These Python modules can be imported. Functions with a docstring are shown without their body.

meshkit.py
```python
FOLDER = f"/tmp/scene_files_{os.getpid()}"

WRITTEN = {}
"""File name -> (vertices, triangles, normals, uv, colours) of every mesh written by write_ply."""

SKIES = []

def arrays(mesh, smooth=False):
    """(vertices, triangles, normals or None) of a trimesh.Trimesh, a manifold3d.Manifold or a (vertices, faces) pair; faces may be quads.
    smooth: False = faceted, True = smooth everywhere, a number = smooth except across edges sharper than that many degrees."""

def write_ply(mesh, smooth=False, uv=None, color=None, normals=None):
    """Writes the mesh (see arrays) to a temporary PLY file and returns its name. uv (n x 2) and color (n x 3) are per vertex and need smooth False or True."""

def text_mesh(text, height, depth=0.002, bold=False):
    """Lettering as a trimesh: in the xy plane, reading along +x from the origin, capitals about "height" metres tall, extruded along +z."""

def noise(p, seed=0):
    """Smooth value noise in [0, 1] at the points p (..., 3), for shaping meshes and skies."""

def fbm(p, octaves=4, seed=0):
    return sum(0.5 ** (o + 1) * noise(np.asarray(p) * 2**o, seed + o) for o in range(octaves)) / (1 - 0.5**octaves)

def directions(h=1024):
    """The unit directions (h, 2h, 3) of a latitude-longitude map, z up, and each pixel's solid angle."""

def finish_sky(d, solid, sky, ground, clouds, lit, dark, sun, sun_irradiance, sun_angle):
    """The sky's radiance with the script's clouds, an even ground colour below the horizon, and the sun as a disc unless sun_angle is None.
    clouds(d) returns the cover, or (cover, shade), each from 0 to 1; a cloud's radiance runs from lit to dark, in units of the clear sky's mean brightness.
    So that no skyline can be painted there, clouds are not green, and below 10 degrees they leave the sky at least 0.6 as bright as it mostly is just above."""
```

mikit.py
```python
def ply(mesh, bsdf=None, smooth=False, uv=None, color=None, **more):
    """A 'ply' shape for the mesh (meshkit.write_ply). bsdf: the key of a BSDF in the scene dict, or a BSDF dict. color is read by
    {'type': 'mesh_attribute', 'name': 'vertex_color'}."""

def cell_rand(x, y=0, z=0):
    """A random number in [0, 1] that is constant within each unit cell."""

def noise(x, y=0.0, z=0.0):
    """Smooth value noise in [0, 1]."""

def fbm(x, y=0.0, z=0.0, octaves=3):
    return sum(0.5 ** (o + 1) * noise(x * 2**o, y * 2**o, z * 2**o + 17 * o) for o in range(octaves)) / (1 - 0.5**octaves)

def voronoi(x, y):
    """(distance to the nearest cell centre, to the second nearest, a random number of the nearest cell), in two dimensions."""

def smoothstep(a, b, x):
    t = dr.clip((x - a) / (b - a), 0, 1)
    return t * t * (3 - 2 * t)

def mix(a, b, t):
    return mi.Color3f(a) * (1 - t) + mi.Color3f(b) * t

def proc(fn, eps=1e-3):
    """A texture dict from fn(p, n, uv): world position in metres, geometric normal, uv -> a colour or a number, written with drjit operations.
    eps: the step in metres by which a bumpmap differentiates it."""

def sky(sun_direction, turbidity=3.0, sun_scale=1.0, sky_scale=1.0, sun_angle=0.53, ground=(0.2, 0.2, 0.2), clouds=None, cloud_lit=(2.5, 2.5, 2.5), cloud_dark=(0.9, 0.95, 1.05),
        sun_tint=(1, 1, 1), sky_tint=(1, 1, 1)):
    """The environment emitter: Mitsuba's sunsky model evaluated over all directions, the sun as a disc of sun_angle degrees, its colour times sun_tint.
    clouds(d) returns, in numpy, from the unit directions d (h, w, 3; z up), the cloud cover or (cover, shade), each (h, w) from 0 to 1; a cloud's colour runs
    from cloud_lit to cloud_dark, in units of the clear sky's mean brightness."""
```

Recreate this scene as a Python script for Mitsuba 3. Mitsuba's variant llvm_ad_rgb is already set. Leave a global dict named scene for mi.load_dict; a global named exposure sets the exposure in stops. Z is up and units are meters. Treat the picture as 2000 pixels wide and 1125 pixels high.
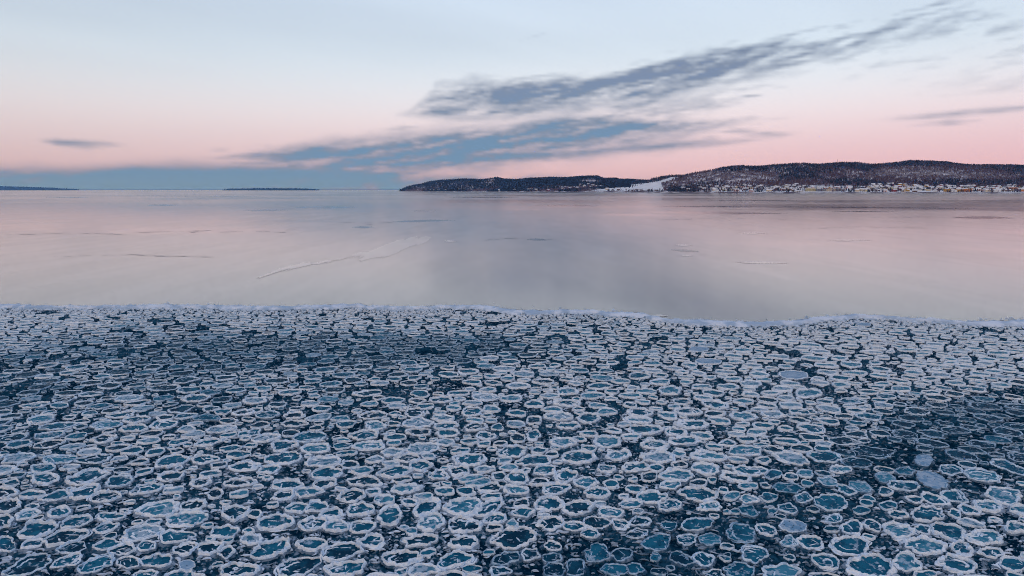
import math
import numpy as np
import drjit as dr
import mitsuba as mi
import mikit, meshkit
import trimesh
from mikit import noise as tnoise, fbm as tfbm, smoothstep as tstep, mix as tmix

T = mi.ScalarTransform4f
scene, labels = {}, {}

# ------------------------------------------------------------------ camera: a drone ten metres over the ice
CAM_H = 10.0
FOCAL = 1334.0                      # in pixels of a 2000 pixel wide frame
PITCH = math.atan((562.5 - 370.5) / FOCAL)
exposure = 4.14
scene['camera'] = {
    'type': 'perspective', 'fov': math.degrees(2 * math.atan(1000 / FOCAL)), 'fov_axis': 'x', 'near_clip': 0.5, 'far_clip': 80000.0,
    'to_world': T().look_at(origin=[0, 0, CAM_H], target=[0, math.cos(PITCH), CAM_H - math.sin(PITCH)], up=[0, 0, 1]),
}

def ray(x, y):
    """World direction of a measured point of the photograph (2000 x 1125)."""
    a, b = (np.asarray(x, float) - 1000) / FOCAL, (np.asarray(y, float) - 562.5) / FOCAL
    c, s = math.cos(PITCH), math.sin(PITCH)
    return a, c - b * s, -s - b * c

def on_water(x, y):
    dx, dy, dz = ray(x, y)
    return dx / -dz * CAM_H, dy / -dz * CAM_H

def bearing(x, y):
    dx, dy, dz = ray(x, y)
    return np.degrees(np.arctan2(dx, dy)), np.degrees(np.arctan2(dz, np.hypot(dx, dy)))

# ------------------------------------------------------------------ sky: dusk, the sun just down behind the camera to the left
def np_step(a, b, x):
    t = np.clip((x - a) / (b - a), 0, 1)
    return t * t * (3 - 2 * t)

# cloud streaks: points (x, y of the streak's axis, half width above, half width below, density), measured left to right
STREAKS = [
    [(1420, 118, 20, 20, .0), (1600, 88, 45, 40, .30), (1760, 58, 70, 62, .36), (1950, 20, 90, 90, .40), (2300, -70, 110, 110, .4), (2700, -190, 110, 110, .0)],
    [(790, 226, 3, 3, .3), (850, 190, 18, 12, .85), (930, 186, 28, 34, 1.0), (1010, 186, 24, 34, 1.05), (1180, 168, 20, 36, 1.1), (1320, 145, 30, 34, 1.1), (1450, 122, 30, 30, 1.0), (1560, 104, 30, 24, .8),
     (1700, 72, 38, 32, .62), (1850, 38, 48, 46, .6), (2000, 8, 60, 60, .6), (2300, -70, 90, 80, .6), (2700, -200, 120, 90, .6), (3600, -420, 120, 90, 0)],
    [(1010, 262, 8, 8, .05), (1100, 236, 16, 16, .55), (1220, 222, 20, 20, .75), (1330, 210, 18, 18, .7), (1430, 196, 10, 10, .4), (1500, 190, 4, 4, 0)],
    [(770, 224, 3, 3, .2), (860, 214, 10, 18, .9), (980, 215, 10, 14, .85), (1090, 219, 9, 10, .6), (1240, 203, 12, 11, .75), (1360, 190, 10, 8, .7), (1470, 172, 6, 5, .4), (1560, 160, 3, 3, .0)],
    [(380, 312, 2, 2, .2), (450, 307, 4, 4, .6), (540, 303, 9, 12, .9), (660, 299, 18, 24, 1.1), (800, 294, 22, 32, 1.2), (950, 276, 22, 40, 1.25), (1080, 258, 26, 34, 1.2), (1220, 249, 17, 30, 1.1), (1330, 243, 9, 20, .9), (1440, 240, 5, 5, .4), (1500, 240, 2, 2, .0)],
    [(560, 322, 8, 10, .8), (700, 322, 14, 14, 1.1), (840, 318, 12, 14, 1.15), (980, 306, 9, 12, 1.0), (1130, 297, 7, 10, .95), (1260, 287, 7, 8, .85), (1380, 279, 5, 6, .7), (1490, 271, 3, 3, .3), (1560, 266, 2, 2, .0)],
    [(-2000, 352, 30, 40, 0), (-900, 352, 30, 40, 1.2), (-300, 352, 18, 40, 1.3), (0, 352, 14, 40, 1.3), (150, 350, 14, 40, 1.3), (300, 345, 17, 40, 1.35), (500, 341, 16, 44, 1.35), (700, 340, 14, 44, 1.3), (820, 346, 12, 36, .95), (960, 352, 10, 30, .62), (1150, 356, 9, 25, .5), (1300, 358, 8, 20, .35), (1500, 362, 5, 15, .0)],
    [(70, 272, 2, 2, .1), (110, 277, 4, 4, .85), (170, 281, 4, 6, .9), (215, 280, 3, 4, .65), (255, 283, 2, 2, .1)],
    [(1690, 237, 2, 2, .1), (1800, 228, 4, 4, .62), (1900, 219, 4, 4, .6), (2050, 208, 4, 4, .6), (2250, 196, 4, 4, .3), (2400, 190, 4, 4, 0)],
    [(1770, 245, 2, 2, .1), (1850, 239, 4, 4, .6), (1935, 234, 2, 2, .1)],
    [(1410, 235, 2, 2, .1), (1470, 232, 4, 4, .5), (1550, 229, 2, 2, .1)],
    [(970, 87, 3, 3, .1), (1020, 77, 6, 6, .42), (1075, 63, 5, 5, .35), (1100, 60, 2, 2, 0)],
    [(1080, 84, 3, 3, .1), (1150, 85, 5, 5, .3), (1200, 86, 2, 2, 0)],
    [(1600, 130, 4, 4, .1), (1720, 122, 10, 8, .45), (1830, 113, 9, 8, .5), (1910, 108, 4, 4, .2), (1960, 108, 4, 4, 0)],
    [(740, 252, 2, 2, .1), (785, 251, 5, 4, .5), (830, 249, 2, 2, .1)],
    [(395, 320, 2, 2, .2), (460, 318, 3, 3, .7), (560, 318, 3, 3, .7), (640, 320, 3, 3, .5)],
]

# many thin wisps along the main streaks
_w = np.random.default_rng(5)
for base, n_, spread in ((1, 34, 46), (3, 12, 14), (4, 40, 40), (5, 22, 12), (6, 14, 10)):
    b_ = np.array(STREAKS[base], float)
    lo_, hi_ = max(b_[0, 0], -200), min(b_[-1, 0], 2250)
    for _ in range(n_):
        x0 = _w.uniform(lo_, hi_ - 60); L = _w.uniform(50, 190)
        off = _w.normal(0, spread * 0.55); dn = _w.uniform(0.25, 0.75); hw = _w.uniform(1.3, 4.0)
        q = np.linspace(0, 1, 5); xx_ = x0 + L * q
        yy_ = np.interp(xx_, b_[:, 0], b_[:, 1]) * 0.75 + np.interp(x0, b_[:, 0], b_[:, 1]) * 0.25 + off
        STREAKS.append([(a, b, hw * (0.3 + math.sin(math.pi * t)), hw * (0.3 + math.sin(math.pi * t)), dn * math.sin(math.pi * t)) for a, b, t in zip(xx_, yy_, q)])

def clouds(d):
    az = np.degrees(np.arctan2(d[..., 0], d[..., 1]))
    el = np.degrees(np.arcsin(np.clip(d[..., 2], -1, 1)))
    low = np.maximum(np.sin(np.radians(np.maximum(el, 0.0))) + 0.10, 0.1)
    # noise on a flat cloud deck (streaks lie along the wind), seen in perspective
    deck = np.stack([d[..., 0] / low, d[..., 1] / low, el * 0.0], -1)
    wind = np.stack([deck[..., 0] * 0.8 + deck[..., 1] * 0.6, deck[..., 1] * 0.8 - deck[..., 0] * 0.6, el * 0.0], -1)
    k = np.zeros_like(el)
    near = (np.abs(az) < 75) & (el < 32)
    A, B = az[near], el[near]
    zero = A * 0
    warp = (meshkit.fbm(np.stack([A * 0.35, B * 0.9, zero], -1), 4, 5) - 0.5) * 0.9
    tilt = 0.15 + 0.012 * B
    fine = meshkit.fbm(np.stack([A * 0.22, (B - A * tilt) * 1.9, zero], -1) + 3.7, 5, 11)
    slit = meshkit.fbm(np.stack([A * 0.40 + warp, (B - A * 0.11) * 4.2, zero], -1) + 33.1, 4, 77)
    curl = meshkit.fbm(np.stack([A * 0.9 + warp * 2, (B - A * 0.16) * 2.6 + warp, zero], -1) + 9.1, 4, 23)
    kk = zero.copy()
    px = math.degrees(1 / FOCAL)
    for q, s in enumerate(STREAKS):
        s = np.array(s, float)
        a, e = bearing(s[:, 0], s[:, 1])
        on = (A > a[0]) & (A < a[-1]) & (B > e.min() - 3.5) & (B < e.max() + 3.5)
        if not on.any():
            continue
        A_, B_, f_, s_, c_, w_ = A[on], B[on], fine[on], slit[on], curl[on], warp[on]
        up, dn = np.interp(A_, a, s[:, 2]) * px, np.interp(A_, a, s[:, 3]) * px
        dens = np.interp(A_, a, s[:, 4], left=0, right=0)
        c = np.interp(A_, a, e)
        size = np.minimum(1, (up + dn) / 1.3)
        off = B_ + w_ * size * 0.5 - c
        v = np.where(off > 0, off / up, -off / dn)
        soft = np.exp(-v * v * 0.60)
        rough_ = (f_ - 0.5) * 1.5 + (s_ - 0.5) * 1.35 + (c_ - 0.5) * 0.8
        solid = np_step(1.26, 1.36, dens) * 0.75
        body = dens * soft * 1.12 + rough_ * (0.35 + 0.65 * size) * soft * (1 - solid)
        cover = np.clip((body - 0.05) / 1.22, 0, 1) * np_step(0, 0.12, dens)
        kk[on] = np.maximum(kk[on], cover * np.minimum(1, 0.60 + dens * 0.38))
    k[near] = kk
    # the same streaky deck goes on overhead and behind
    field = meshkit.fbm(wind * np.array([0.55, 1.6, 1]) + 21.3, 5, 41)
    outside = np.clip(np_step(42, 85, np.abs(az) + 50 * (field - 0.5)) + np_step(17, 34, el), 0, 1)
    k = np.maximum(k, outside * (0.95 - 0.70 * np_step(18, 32, el)) * np_step(0.34, 0.62, field + 0.20 * np_step(34, 14, el)))
    k = np.clip(k, 0, 1)
    # a thin pale veil high overhead
    veil = 0.40 * np_step(24, 50, el) * (0.75 + 0.5 * (field - 0.5))
    # twilight belt: the low pink haze all round
    b = (0.93 * np_step(11.3, 0.5, el)) * (0.69 + 0.28 * np.sin(np.radians(az)))
    # a thin grey film of cirrus above the belt
    k = np.maximum(k, 0.44 * np_step(5, 12, el) * (1 - np_step(20, 34, el)) * (0.7 + 0.6 * (field - 0.5)))
    dark = k * (1 - 0.07 * np_step(3.5, 9.5, el)) * (1 - veil) + 0.74 * veil
    w_clear = (1 - b) * (1 - k) * (1 - veil)
    c = 1 - w_clear
    return c, dark / np.maximum(c, 1e-6)

SUN_AZ, SUN_EL = math.radians(-163), math.radians(7)
scene['sky'] = mikit.sky((math.sin(SUN_AZ) * math.cos(SUN_EL), math.cos(SUN_AZ) * math.cos(SUN_EL), math.sin(SUN_EL)), turbidity=7.8, sun_scale=0.0, sky_scale=1.0, sun_angle=None,
                         ground=(0.1, 0.12, 0.15), clouds=clouds, cloud_lit=(1.02, 0.575, 0.69), cloud_dark=(0.150, 0.255, 0.395), sky_tint=(0.91, 0.885, 1.07))

# ------------------------------------------------------------------ materials
def vary(a, b, f, octaves=3, sx=1.0, sy=1.0, lo=0.3, hi=0.7):
    def fn(p, n, uv):
        return tmix(a, b, tstep(lo, hi, tfbm(p.x * f * sx, p.y * f * sy, p.z * f, octaves)))
    return mikit.proc(fn)

def matte(tex):
    return {'type': 'twosided', 'bsdf': {'type': 'diffuse', 'reflectance': tex if isinstance(tex, dict) else {'type': 'rgb', 'value': list(tex)}}}

def rough(tex, alpha, ior=1.31):
    return {'type': 'roughplastic', 'distribution': 'ggx', 'alpha': alpha, 'int_ior': ior, 'nonlinear': False, 'diffuse_reflectance': tex if isinstance(tex, dict) else {'type': 'rgb', 'value': list(tex)}}

# open water and grease ice between the pancakes
def grease(p, n, uv):
    g = tfbm(p.x * 1.1, p.y * 1.1, 0.0, 3)
    s = tfbm(p.x * 6.0, p.y * 6.0, 3.0, 3)
    return tmix((0.001, 0.018, 0.040), (0.016, 0.080, 0.132), tstep(0.36, 0.66, g * 0.5 + s * 0.5))
scene['water_material'] = matte(mikit.proc(grease))   # soupy grease ice has no gloss

# young level ice: thin, wet, in plates that differ a little
def level_ice(p, n, uv):
    a = tfbm(p.x * 0.008, p.y * 0.004, 0.0, 3)
    b = (tfbm(p.x * 0.16, p.y * 0.035, 5.0, 3) - 0.5) * tstep(420.0, 90.0, p.y)
    return tmix((0.185, 0.148, 0.146), (0.270, 0.220, 0.215), tstep(0.25, 0.75, a + b * 1.1))
def level_mix(p, n, uv):
    a = tfbm(p.x * 0.006 + 7, p.y * 0.005, 2.0, 3)
    b = (tfbm(p.x * 0.022, p.y * 0.055, 9.0, 3) - 0.5) * tstep(700.0, 150.0, p.y)
    return tstep(0.40, 0.62, a + b * 0.8)
scene['level_ice_material'] = {'type': 'blendbsdf', 'weight': mikit.proc(level_mix),
                               'a': rough(mikit.proc(level_ice), 0.016, 1.6), 'b': rough(mikit.proc(level_ice), 0.008, 1.6)}
scene['lead_material'] = rough((0.004, 0.010, 0.020), 0.004, 1.33)
scene['frost_material'] = rough(vary((0.46, 0.39, 0.35), (0.62, 0.54, 0.49), 0.15, 4, 1.0, 0.3), 0.02, 1.5)

def hoar(a, b):
    """Crusted frost: bright crystals, darker wet pits."""
    wet = tuple(c * k for c, k in zip(a, (0.40, 0.52, 0.64)))
    def fn(p, n, uv):
        f = tfbm(p.x * 9.0, p.y * 9.0, p.z * 9.0, 2)
        g = tfbm(p.x * 21.0, p.y * 24.0, p.z * 20.0, 2)
        return tmix(wet, tmix(a, b, tstep(0.25, 0.6, f)), tstep(0.10, 0.40, g * 0.7 + f * 0.3))
    return mikit.proc(fn)
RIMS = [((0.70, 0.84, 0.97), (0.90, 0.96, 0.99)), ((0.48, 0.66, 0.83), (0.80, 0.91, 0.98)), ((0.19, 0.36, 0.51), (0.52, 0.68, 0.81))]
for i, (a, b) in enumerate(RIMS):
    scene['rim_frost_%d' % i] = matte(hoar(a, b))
def frosted(a, b, level):
    """Thin wet ice with flecks of frost on it."""
    def fn(p, n, uv):
        base = tmix(a, b, tstep(0.3, 0.7, tfbm(p.x * 3.5, p.y * 3.5, 0.0, 3)))
        f = tfbm(p.x * 9.0, p.y * 9.0, 4.0, 3)
        return tmix(base, (0.50, 0.62, 0.72), 0.75 * tstep(level, level + 0.12, f))
    return mikit.proc(fn)
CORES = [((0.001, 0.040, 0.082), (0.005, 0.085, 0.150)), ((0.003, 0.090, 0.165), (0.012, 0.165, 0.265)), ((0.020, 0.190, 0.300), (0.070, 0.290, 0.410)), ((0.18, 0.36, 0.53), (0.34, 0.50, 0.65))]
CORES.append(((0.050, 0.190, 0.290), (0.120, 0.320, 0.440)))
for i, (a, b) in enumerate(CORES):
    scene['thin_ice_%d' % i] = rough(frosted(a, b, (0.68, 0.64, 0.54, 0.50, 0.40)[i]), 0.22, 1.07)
scene['slush_material'] = {'type': 'twosided', 'bsdf': {'type': 'diffuse', 'reflectance': {'type': 'mesh_attribute', 'name': 'vertex_color'}}}
scene['ridge_material'] = matte(vary((0.42, 0.55, 0.68), (0.78, 0.85, 0.92), 1.6, 4))

def add(key, mesh, material, smooth=False, **more):
    scene[key] = mikit.ply(mesh, material, smooth, **more)

def tag(key, label=None, category=None, group=None, kind=None):
    labels[key] = {k: v for k, v in dict(label=label, category=category, group=group, kind=kind).items() if v}

rng = np.random.default_rng(20240117)

# ------------------------------------------------------------------ the sea: level young ice to the horizon, water under the pancakes
EDGE = np.array([(-700, 606), (-350, 603), (-120, 602), (0, 599), (30, 598), (70, 601), (170, 602), (215, 600), (300, 599), (450, 600), (550, 603), (610, 600), (650, 598), (700, 597), (725, 601), (800, 603), (860, 600), (940, 600),
                 (1000, 607), (1060, 610), (1130, 609), (1180, 612), (1250, 614), (1275, 622), (1310, 628), (1380, 629), (1450, 632), (1520, 632), (1565, 628), (1620, 622), (1675, 618), (1720, 621), (1800, 626),
                 (1870, 631), (1940, 631), (2000, 629), (2150, 630), (2350, 626), (2700, 632)], float)
ex, ey = on_water(EDGE[:, 0], EDGE[:, 1])
order = np.argsort(ex)
ex, ey = ex[order], ey[order]
def edge_y(x):
    """Distance of the edge of the pancake field at a given x, with small wiggles."""
    x = np.asarray(x, float)
    w = meshkit.fbm(np.stack([x * 0.9, x * 0, x * 0], -1), 4, 3) - 0.5
    return np.interp(x, ex, ey) + w * 0.9

def sheet(xs, y0, y1, z):
    n = len(xs)
    v = np.vstack([np.stack([xs, y0, np.full(n, z)], 1), np.stack([xs, y1, np.full(n, z)], 1)])
    i = np.arange(n - 1)
    return v, np.vstack([np.stack([i, i + 1, i + 1 + n], 1), np.stack([i, i + 1 + n, i + n], 1)])

FAR = 22000.0
xs = np.linspace(-75, 75, 500)
edge_part = sheet(xs, edge_y(xs), np.full(len(xs), 75.0), 0.02)
gy_ = np.array([75, 90, 110, 140, 180, 240, 320, 430, 600, 850, 1200, 1700, 2400, 3400, 5000, 7500, 11000, 16000, FAR])
gx_ = np.concatenate([-np.array([30000, 20000, 12000, 7000, 4000, 2400, 1500, 900, 550, 330, 200, 130]), [-75, 75], np.array([130, 200, 330, 550, 900, 1500, 2400, 4000, 7000, 12000, 20000, 30000])])
parts = [edge_part]
for side in (-1, 1):
    c_ = np.sort(side * gx_[gx_ >= 75]) if side > 0 else gx_[gx_ <= -75]
    parts.append(sheet(c_.astype(float), np.full(len(c_), 55.0), np.full(len(c_), 75.0), 0.02))
for a_, b_ in zip(gy_[:-1], gy_[1:]):
    parts.append(sheet(gx_.astype(float), np.full(len(gx_), float(a_)), np.full(len(gx_), float(b_)), 0.02))
def join(parts):
    o, vs, fs = 0, [], []
    for v, f in parts:
        vs.append(v); fs.append(f + o); o += len(v)
    return np.vstack(vs), np.vstack(fs)
add('sea_ice', join(parts), 'level_ice_material')
tag('sea_ice', kind='structure')
add('water', sheet(np.array([-90.0, 90.0]), np.array([-60.0, -60.0]), np.array([66.0, 66.0]), -0.03), 'water_material')
tag('water', kind='structure')
add('sea_bed', sheet(np.array([-30000.0, 30000.0]), np.array([-30000.0] * 2), np.array([FAR] * 2), -3.0), matte((0.02, 0.05, 0.07)))
tag('sea_bed', kind='structure')

# ------------------------------------------------------------------ pancake ice: layout
# ellipses of floes that stand out: tile origin x, then centre, half axes (5.1125 units to a photograph pixel), tilt in degrees, paleness of the centre
TRACED = {
    0: [(450, 45, 135, 58, 8, .6), (455, 165, 140, 62, 5, .6), (860, 290, 175, 62, 15, .5), (1060, 345, 150, 50, 8, .1), (375, 680, 195, 84, 10, .5), (720, 855, 145, 62, 5, .1), (280, 1030, 270, 88, 22, .4), (680, 985, 160, 62, 18, .4),
        (950, 1025, 220, 72, 25, .4), (1260, 1000, 130, 62, 5, .05), (1230, 870, 140, 60, 12, .3), (750, 600, 160, 60, 15, .3), (680, 740, 240, 80, 20, .4), (60, 440, 150, 70, 15, .3), (60, 820, 100, 80, 15, .5), (1070, 655, 120, 45, 10, .4),
        (600, 490, 110, 60, 15, .3), (1070, 820, 150, 50, 5, .7), (540, 340, 170, 45, 15, .3), (1470, 830, 100, 55, 10, .6), (1090, 545, 150, 42, 2, .3)],
    280: [(140, 465, 235, 92, -3, .75), (440, 560, 200, 78, 8, .5), (930, 515, 150, 80, 5, .3), (1095, 515, 80, 58, 5, .2), (1310, 600, 190, 77, 10, .5), (1260, 870, 205, 82, 15, .6), (1620, 440, 200, 60, 8, .4), (120, 1000, 165, 75, 12, .4),
          (420, 870, 140, 60, 10, .1), (660, 860, 135, 65, 15, .3), (830, 910, 100, 68, 12, .3), (820, 690, 140, 60, 8, .3), (1540, 1050, 235, 90, 12, .2), (500, 430, 150, 50, 12, .4), (980, 200, 190, 42, 6, .1), (1010, 40, 160, 45, 5, .5),
          (1420, 320, 120, 50, 12, .3), (720, 310, 90, 46, 10, .1), (1450, 225, 160, 46, 5, .4), (430, 1020, 78, 50, 0, 1), (280, 145, 140, 50, 10, .2), (570, 200, 100, 46, 12, .3), (940, 1090, 220, 70, 5, .3)],
    560: [(390, 110, 190, 60, 12, .5), (1090, 100, 185, 56, 8, .4), (1330, 45, 120, 60, 3, .6), (1510, 125, 100, 52, 0, .4), (1450, 610, 142, 97, 0, .7), (1390, 460, 150, 75, 18, .4), (250, 620, 160, 65, 8, .3), (500, 640, 125, 66, 3, .4),
          (760, 640, 150, 70, 15, .3), (740, 470, 140, 72, 12, .3), (1050, 530, 130, 105, 20, .4), (250, 820, 150, 72, 0, .3), (540, 890, 210, 86, 12, .3), (840, 790, 130, 70, 5, .4), (1350, 785, 175, 60, 8, .15), (1140, 965, 195, 80, 0, .15),
          (600, 1065, 220, 75, 5, .3), (230, 440, 240, 56, 3, .3), (640, 340, 160, 60, 5, .4), (370, 220, 130, 50, 10, .3), (1150, 170, 110, 30, 3, .3), (1200, 270, 150, 46, 5, .4), (200, 300, 170, 45, 6, .5)],
    840: [(445, 170, 155, 56, 0, .6), (285, 90, 100, 55, 5, .3), (870, 155, 120, 62, 0, .5), (680, 130, 80, 50, 0, .2), (330, 430, 205, 100, 0, .85), (600, 455, 160, 70, 18, .4), (640, 575, 140, 58, 15, .3), (1190, 410, 140, 76, 5, .4),
          (1460, 455, 150, 75, 5, .4), (1200, 620, 150, 70, 12, .2), (1440, 640, 120, 52, 3, .4), (330, 630, 180, 85, -5, .3), (340, 800, 150, 70, 8, .1), (250, 965, 195, 86, 18, .3), (750, 955, 170, 60, 12, .05), (1015, 915, 92, 78, 8, .3),
          (820, 770, 225, 105, 12, .3), (630, 645, 80, 46, 5, .2), (1240, 825, 80, 62, 0, .2), (1210, 950, 95, 52, 0, .2), (1240, 1075, 110, 70, 0, .3), (1450, 1050, 95, 88, 0, .1), (610, 250, 120, 48, 10, .3), (1240, 270, 160, 60, 12, .4),
          (1350, 135, 110, 65, 10, .3), (910, 405, 78, 45, 8, .3), (930, 495, 105, 48, 5, .2), (790, 45, 100, 40, 0, .6), (1560, 200, 120, 56, 0, .6), (620, 330, 115, 38, 0, .4), (1080, 190, 100, 36, 8, .3)],
    1120: [(620, 50, 130, 60, 0, .4), (830, 45, 78, 45, 0, .3), (1310, 65, 140, 70, -5, .5), (1020, 130, 165, 58, 0, .75), (760, 140, 85, 50, 0, .3), (780, 345, 142, 76, -3, .3), (970, 425, 120, 58, 8, .4), (240, 305, 135, 55, 0, .4),
           (370, 495, 125, 66, -5, .3), (230, 600, 135, 60, 0, .1), (470, 610, 86, 58, 0, .3), (660, 590, 118, 60, 5, .3), (950, 630, 80, 60, 5, .6), (1230, 600, 160, 80, 8, .5), (1360, 440, 140, 60, 8, .6), (170, 720, 92, 56, 0, .5),
           (860, 800, 175, 88, 8, .5), (1350, 775, 110, 74, -5, .6), (1135, 770, 90, 60, 0, .5), (230, 915, 130, 108, 0, .4), (470, 920, 110, 80, 8, .4), (1080, 960, 115, 88, -3, .3), (1310, 960, 100, 94, 3, .4), (820, 940, 60, 45, 5, .4),
           (1510, 940, 60, 60, 0, .3), (970, 225, 130, 42, 3, .6), (1240, 320, 185, 68, -5, .5), (620, 260, 100, 45, -3, .3), (365, 205, 78, 58, 0, .2), (1250, 195, 85, 40, 0, .3), (570, 410, 110, 45, 0, .6), (640, 710, 112, 45, 0, .4), (1560, 490, 90, 70, -5, .5),
           (400, 1070, 140, 60, 0, .4), (620, 1060, 90, 60, 0, .4), (330, 60, 90, 50, 0, .4)],
    1400: [(340, 75, 165, 60, 0, .5), (180, 148, 150, 50, -8, .3), (760, 630, 132, 66, -5, .95), (325, 365, 112, 50, 0, .7), (510, 340, 85, 50, -3, .4), (710, 455, 105, 54, -12, .6), (885, 105, 95, 40, -3, .7), (1240, 70, 110, 42, -5, .75),
           (1100, 185, 112, 44, -5, .6), (1430, 245, 115, 54, -15, .75), (1290, 270, 100, 62, -15, .5), (1140, 400, 155, 88, -8, .45), (1350, 635, 105, 86, 0, .5), (1330, 830, 190, 105, -8, .5), (1080, 1000, 130, 98, -8, .5), (380, 910, 150, 96, 0, .6),
           (240, 700, 148, 108, 10, .4), (490, 680, 100, 80, -15, .4), (720, 800, 92, 72, -12, .6), (920, 800, 128, 85, -20, .4), (320, 485, 100, 78, -10, .5), (140, 490, 90, 70, 0, .6), (715, 245, 145, 72, 0, .5), (1160, 550, 90, 55, -8, .4),
           (1430, 465, 100, 45, 3, .6), (1510, 370, 92, 62, -8, .5), (220, 1085, 145, 85, 0, .4), (630, 1100, 205, 85, 5, .5), (575, 120, 82, 55, 0, .4), (740, 138, 80, 36, -3, .4), (870, 350, 88, 62, -15, .45), (550, 482, 55, 36, 0, .4),
           (80, 935, 60, 60, 0, .2), (1550, 635, 90, 92, -20, .5), (310, 230, 105, 36, 3, .6), (150, 330, 90, 45, 8, .5), (60, 275, 60, 35, 0, .5), (900, 205, 75, 36, -5, .5), (1150, 660, 85, 40, -5, .5)],
    1680: [(715, 170, 158, 76, -20, .95), (245, 150, 105, 50, -10, .8), (900, 70, 120, 54, -15, .6), (1210, 135, 170, 80, -8, .6), (1480, 40, 180, 52, -20, .7), (750, 360, 140, 80, -20, .4), (940, 345, 145, 70, -15, .6), (530, 365, 92, 55, 3, .5),
           (280, 425, 100, 46, 0, .4), (385, 510, 100, 50, -5, .4), (690, 530, 175, 90, -5, .45), (880, 690, 165, 88, -20, .6), (1250, 745, 200, 86, 3, .6), (660, 840, 205, 100, -15, .6), (960, 1010, 190, 95, -15, .7), (470, 1000, 170, 90, -25, .5),
           (390, 690, 160, 76, -8, .5), (1020, 865, 118, 66, -10, .3), (1260, 430, 155, 84, -20, .5), (1430, 320, 168, 118, -15, .6), (1540, 1020, 185, 80, -20, .6), (100, 1060, 230, 140, -12, .5), (1560, 650, 110, 70, -15, .4),
           (950, 510, 70, 45, -15, .4), (1090, 470, 115, 54, -15, .6), (460, 85, 100, 45, -3, .6), (430, 225, 150, 58, -5, .6), (240, 285, 80, 40, -5, .5), (620, 660, 80, 58, -15, .4), (640, 1115, 110, 45, 0, .4), (1310, 900, 140, 50, -10, .5),
           (80, 375, 95, 60, -10, .5)],
}
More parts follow.
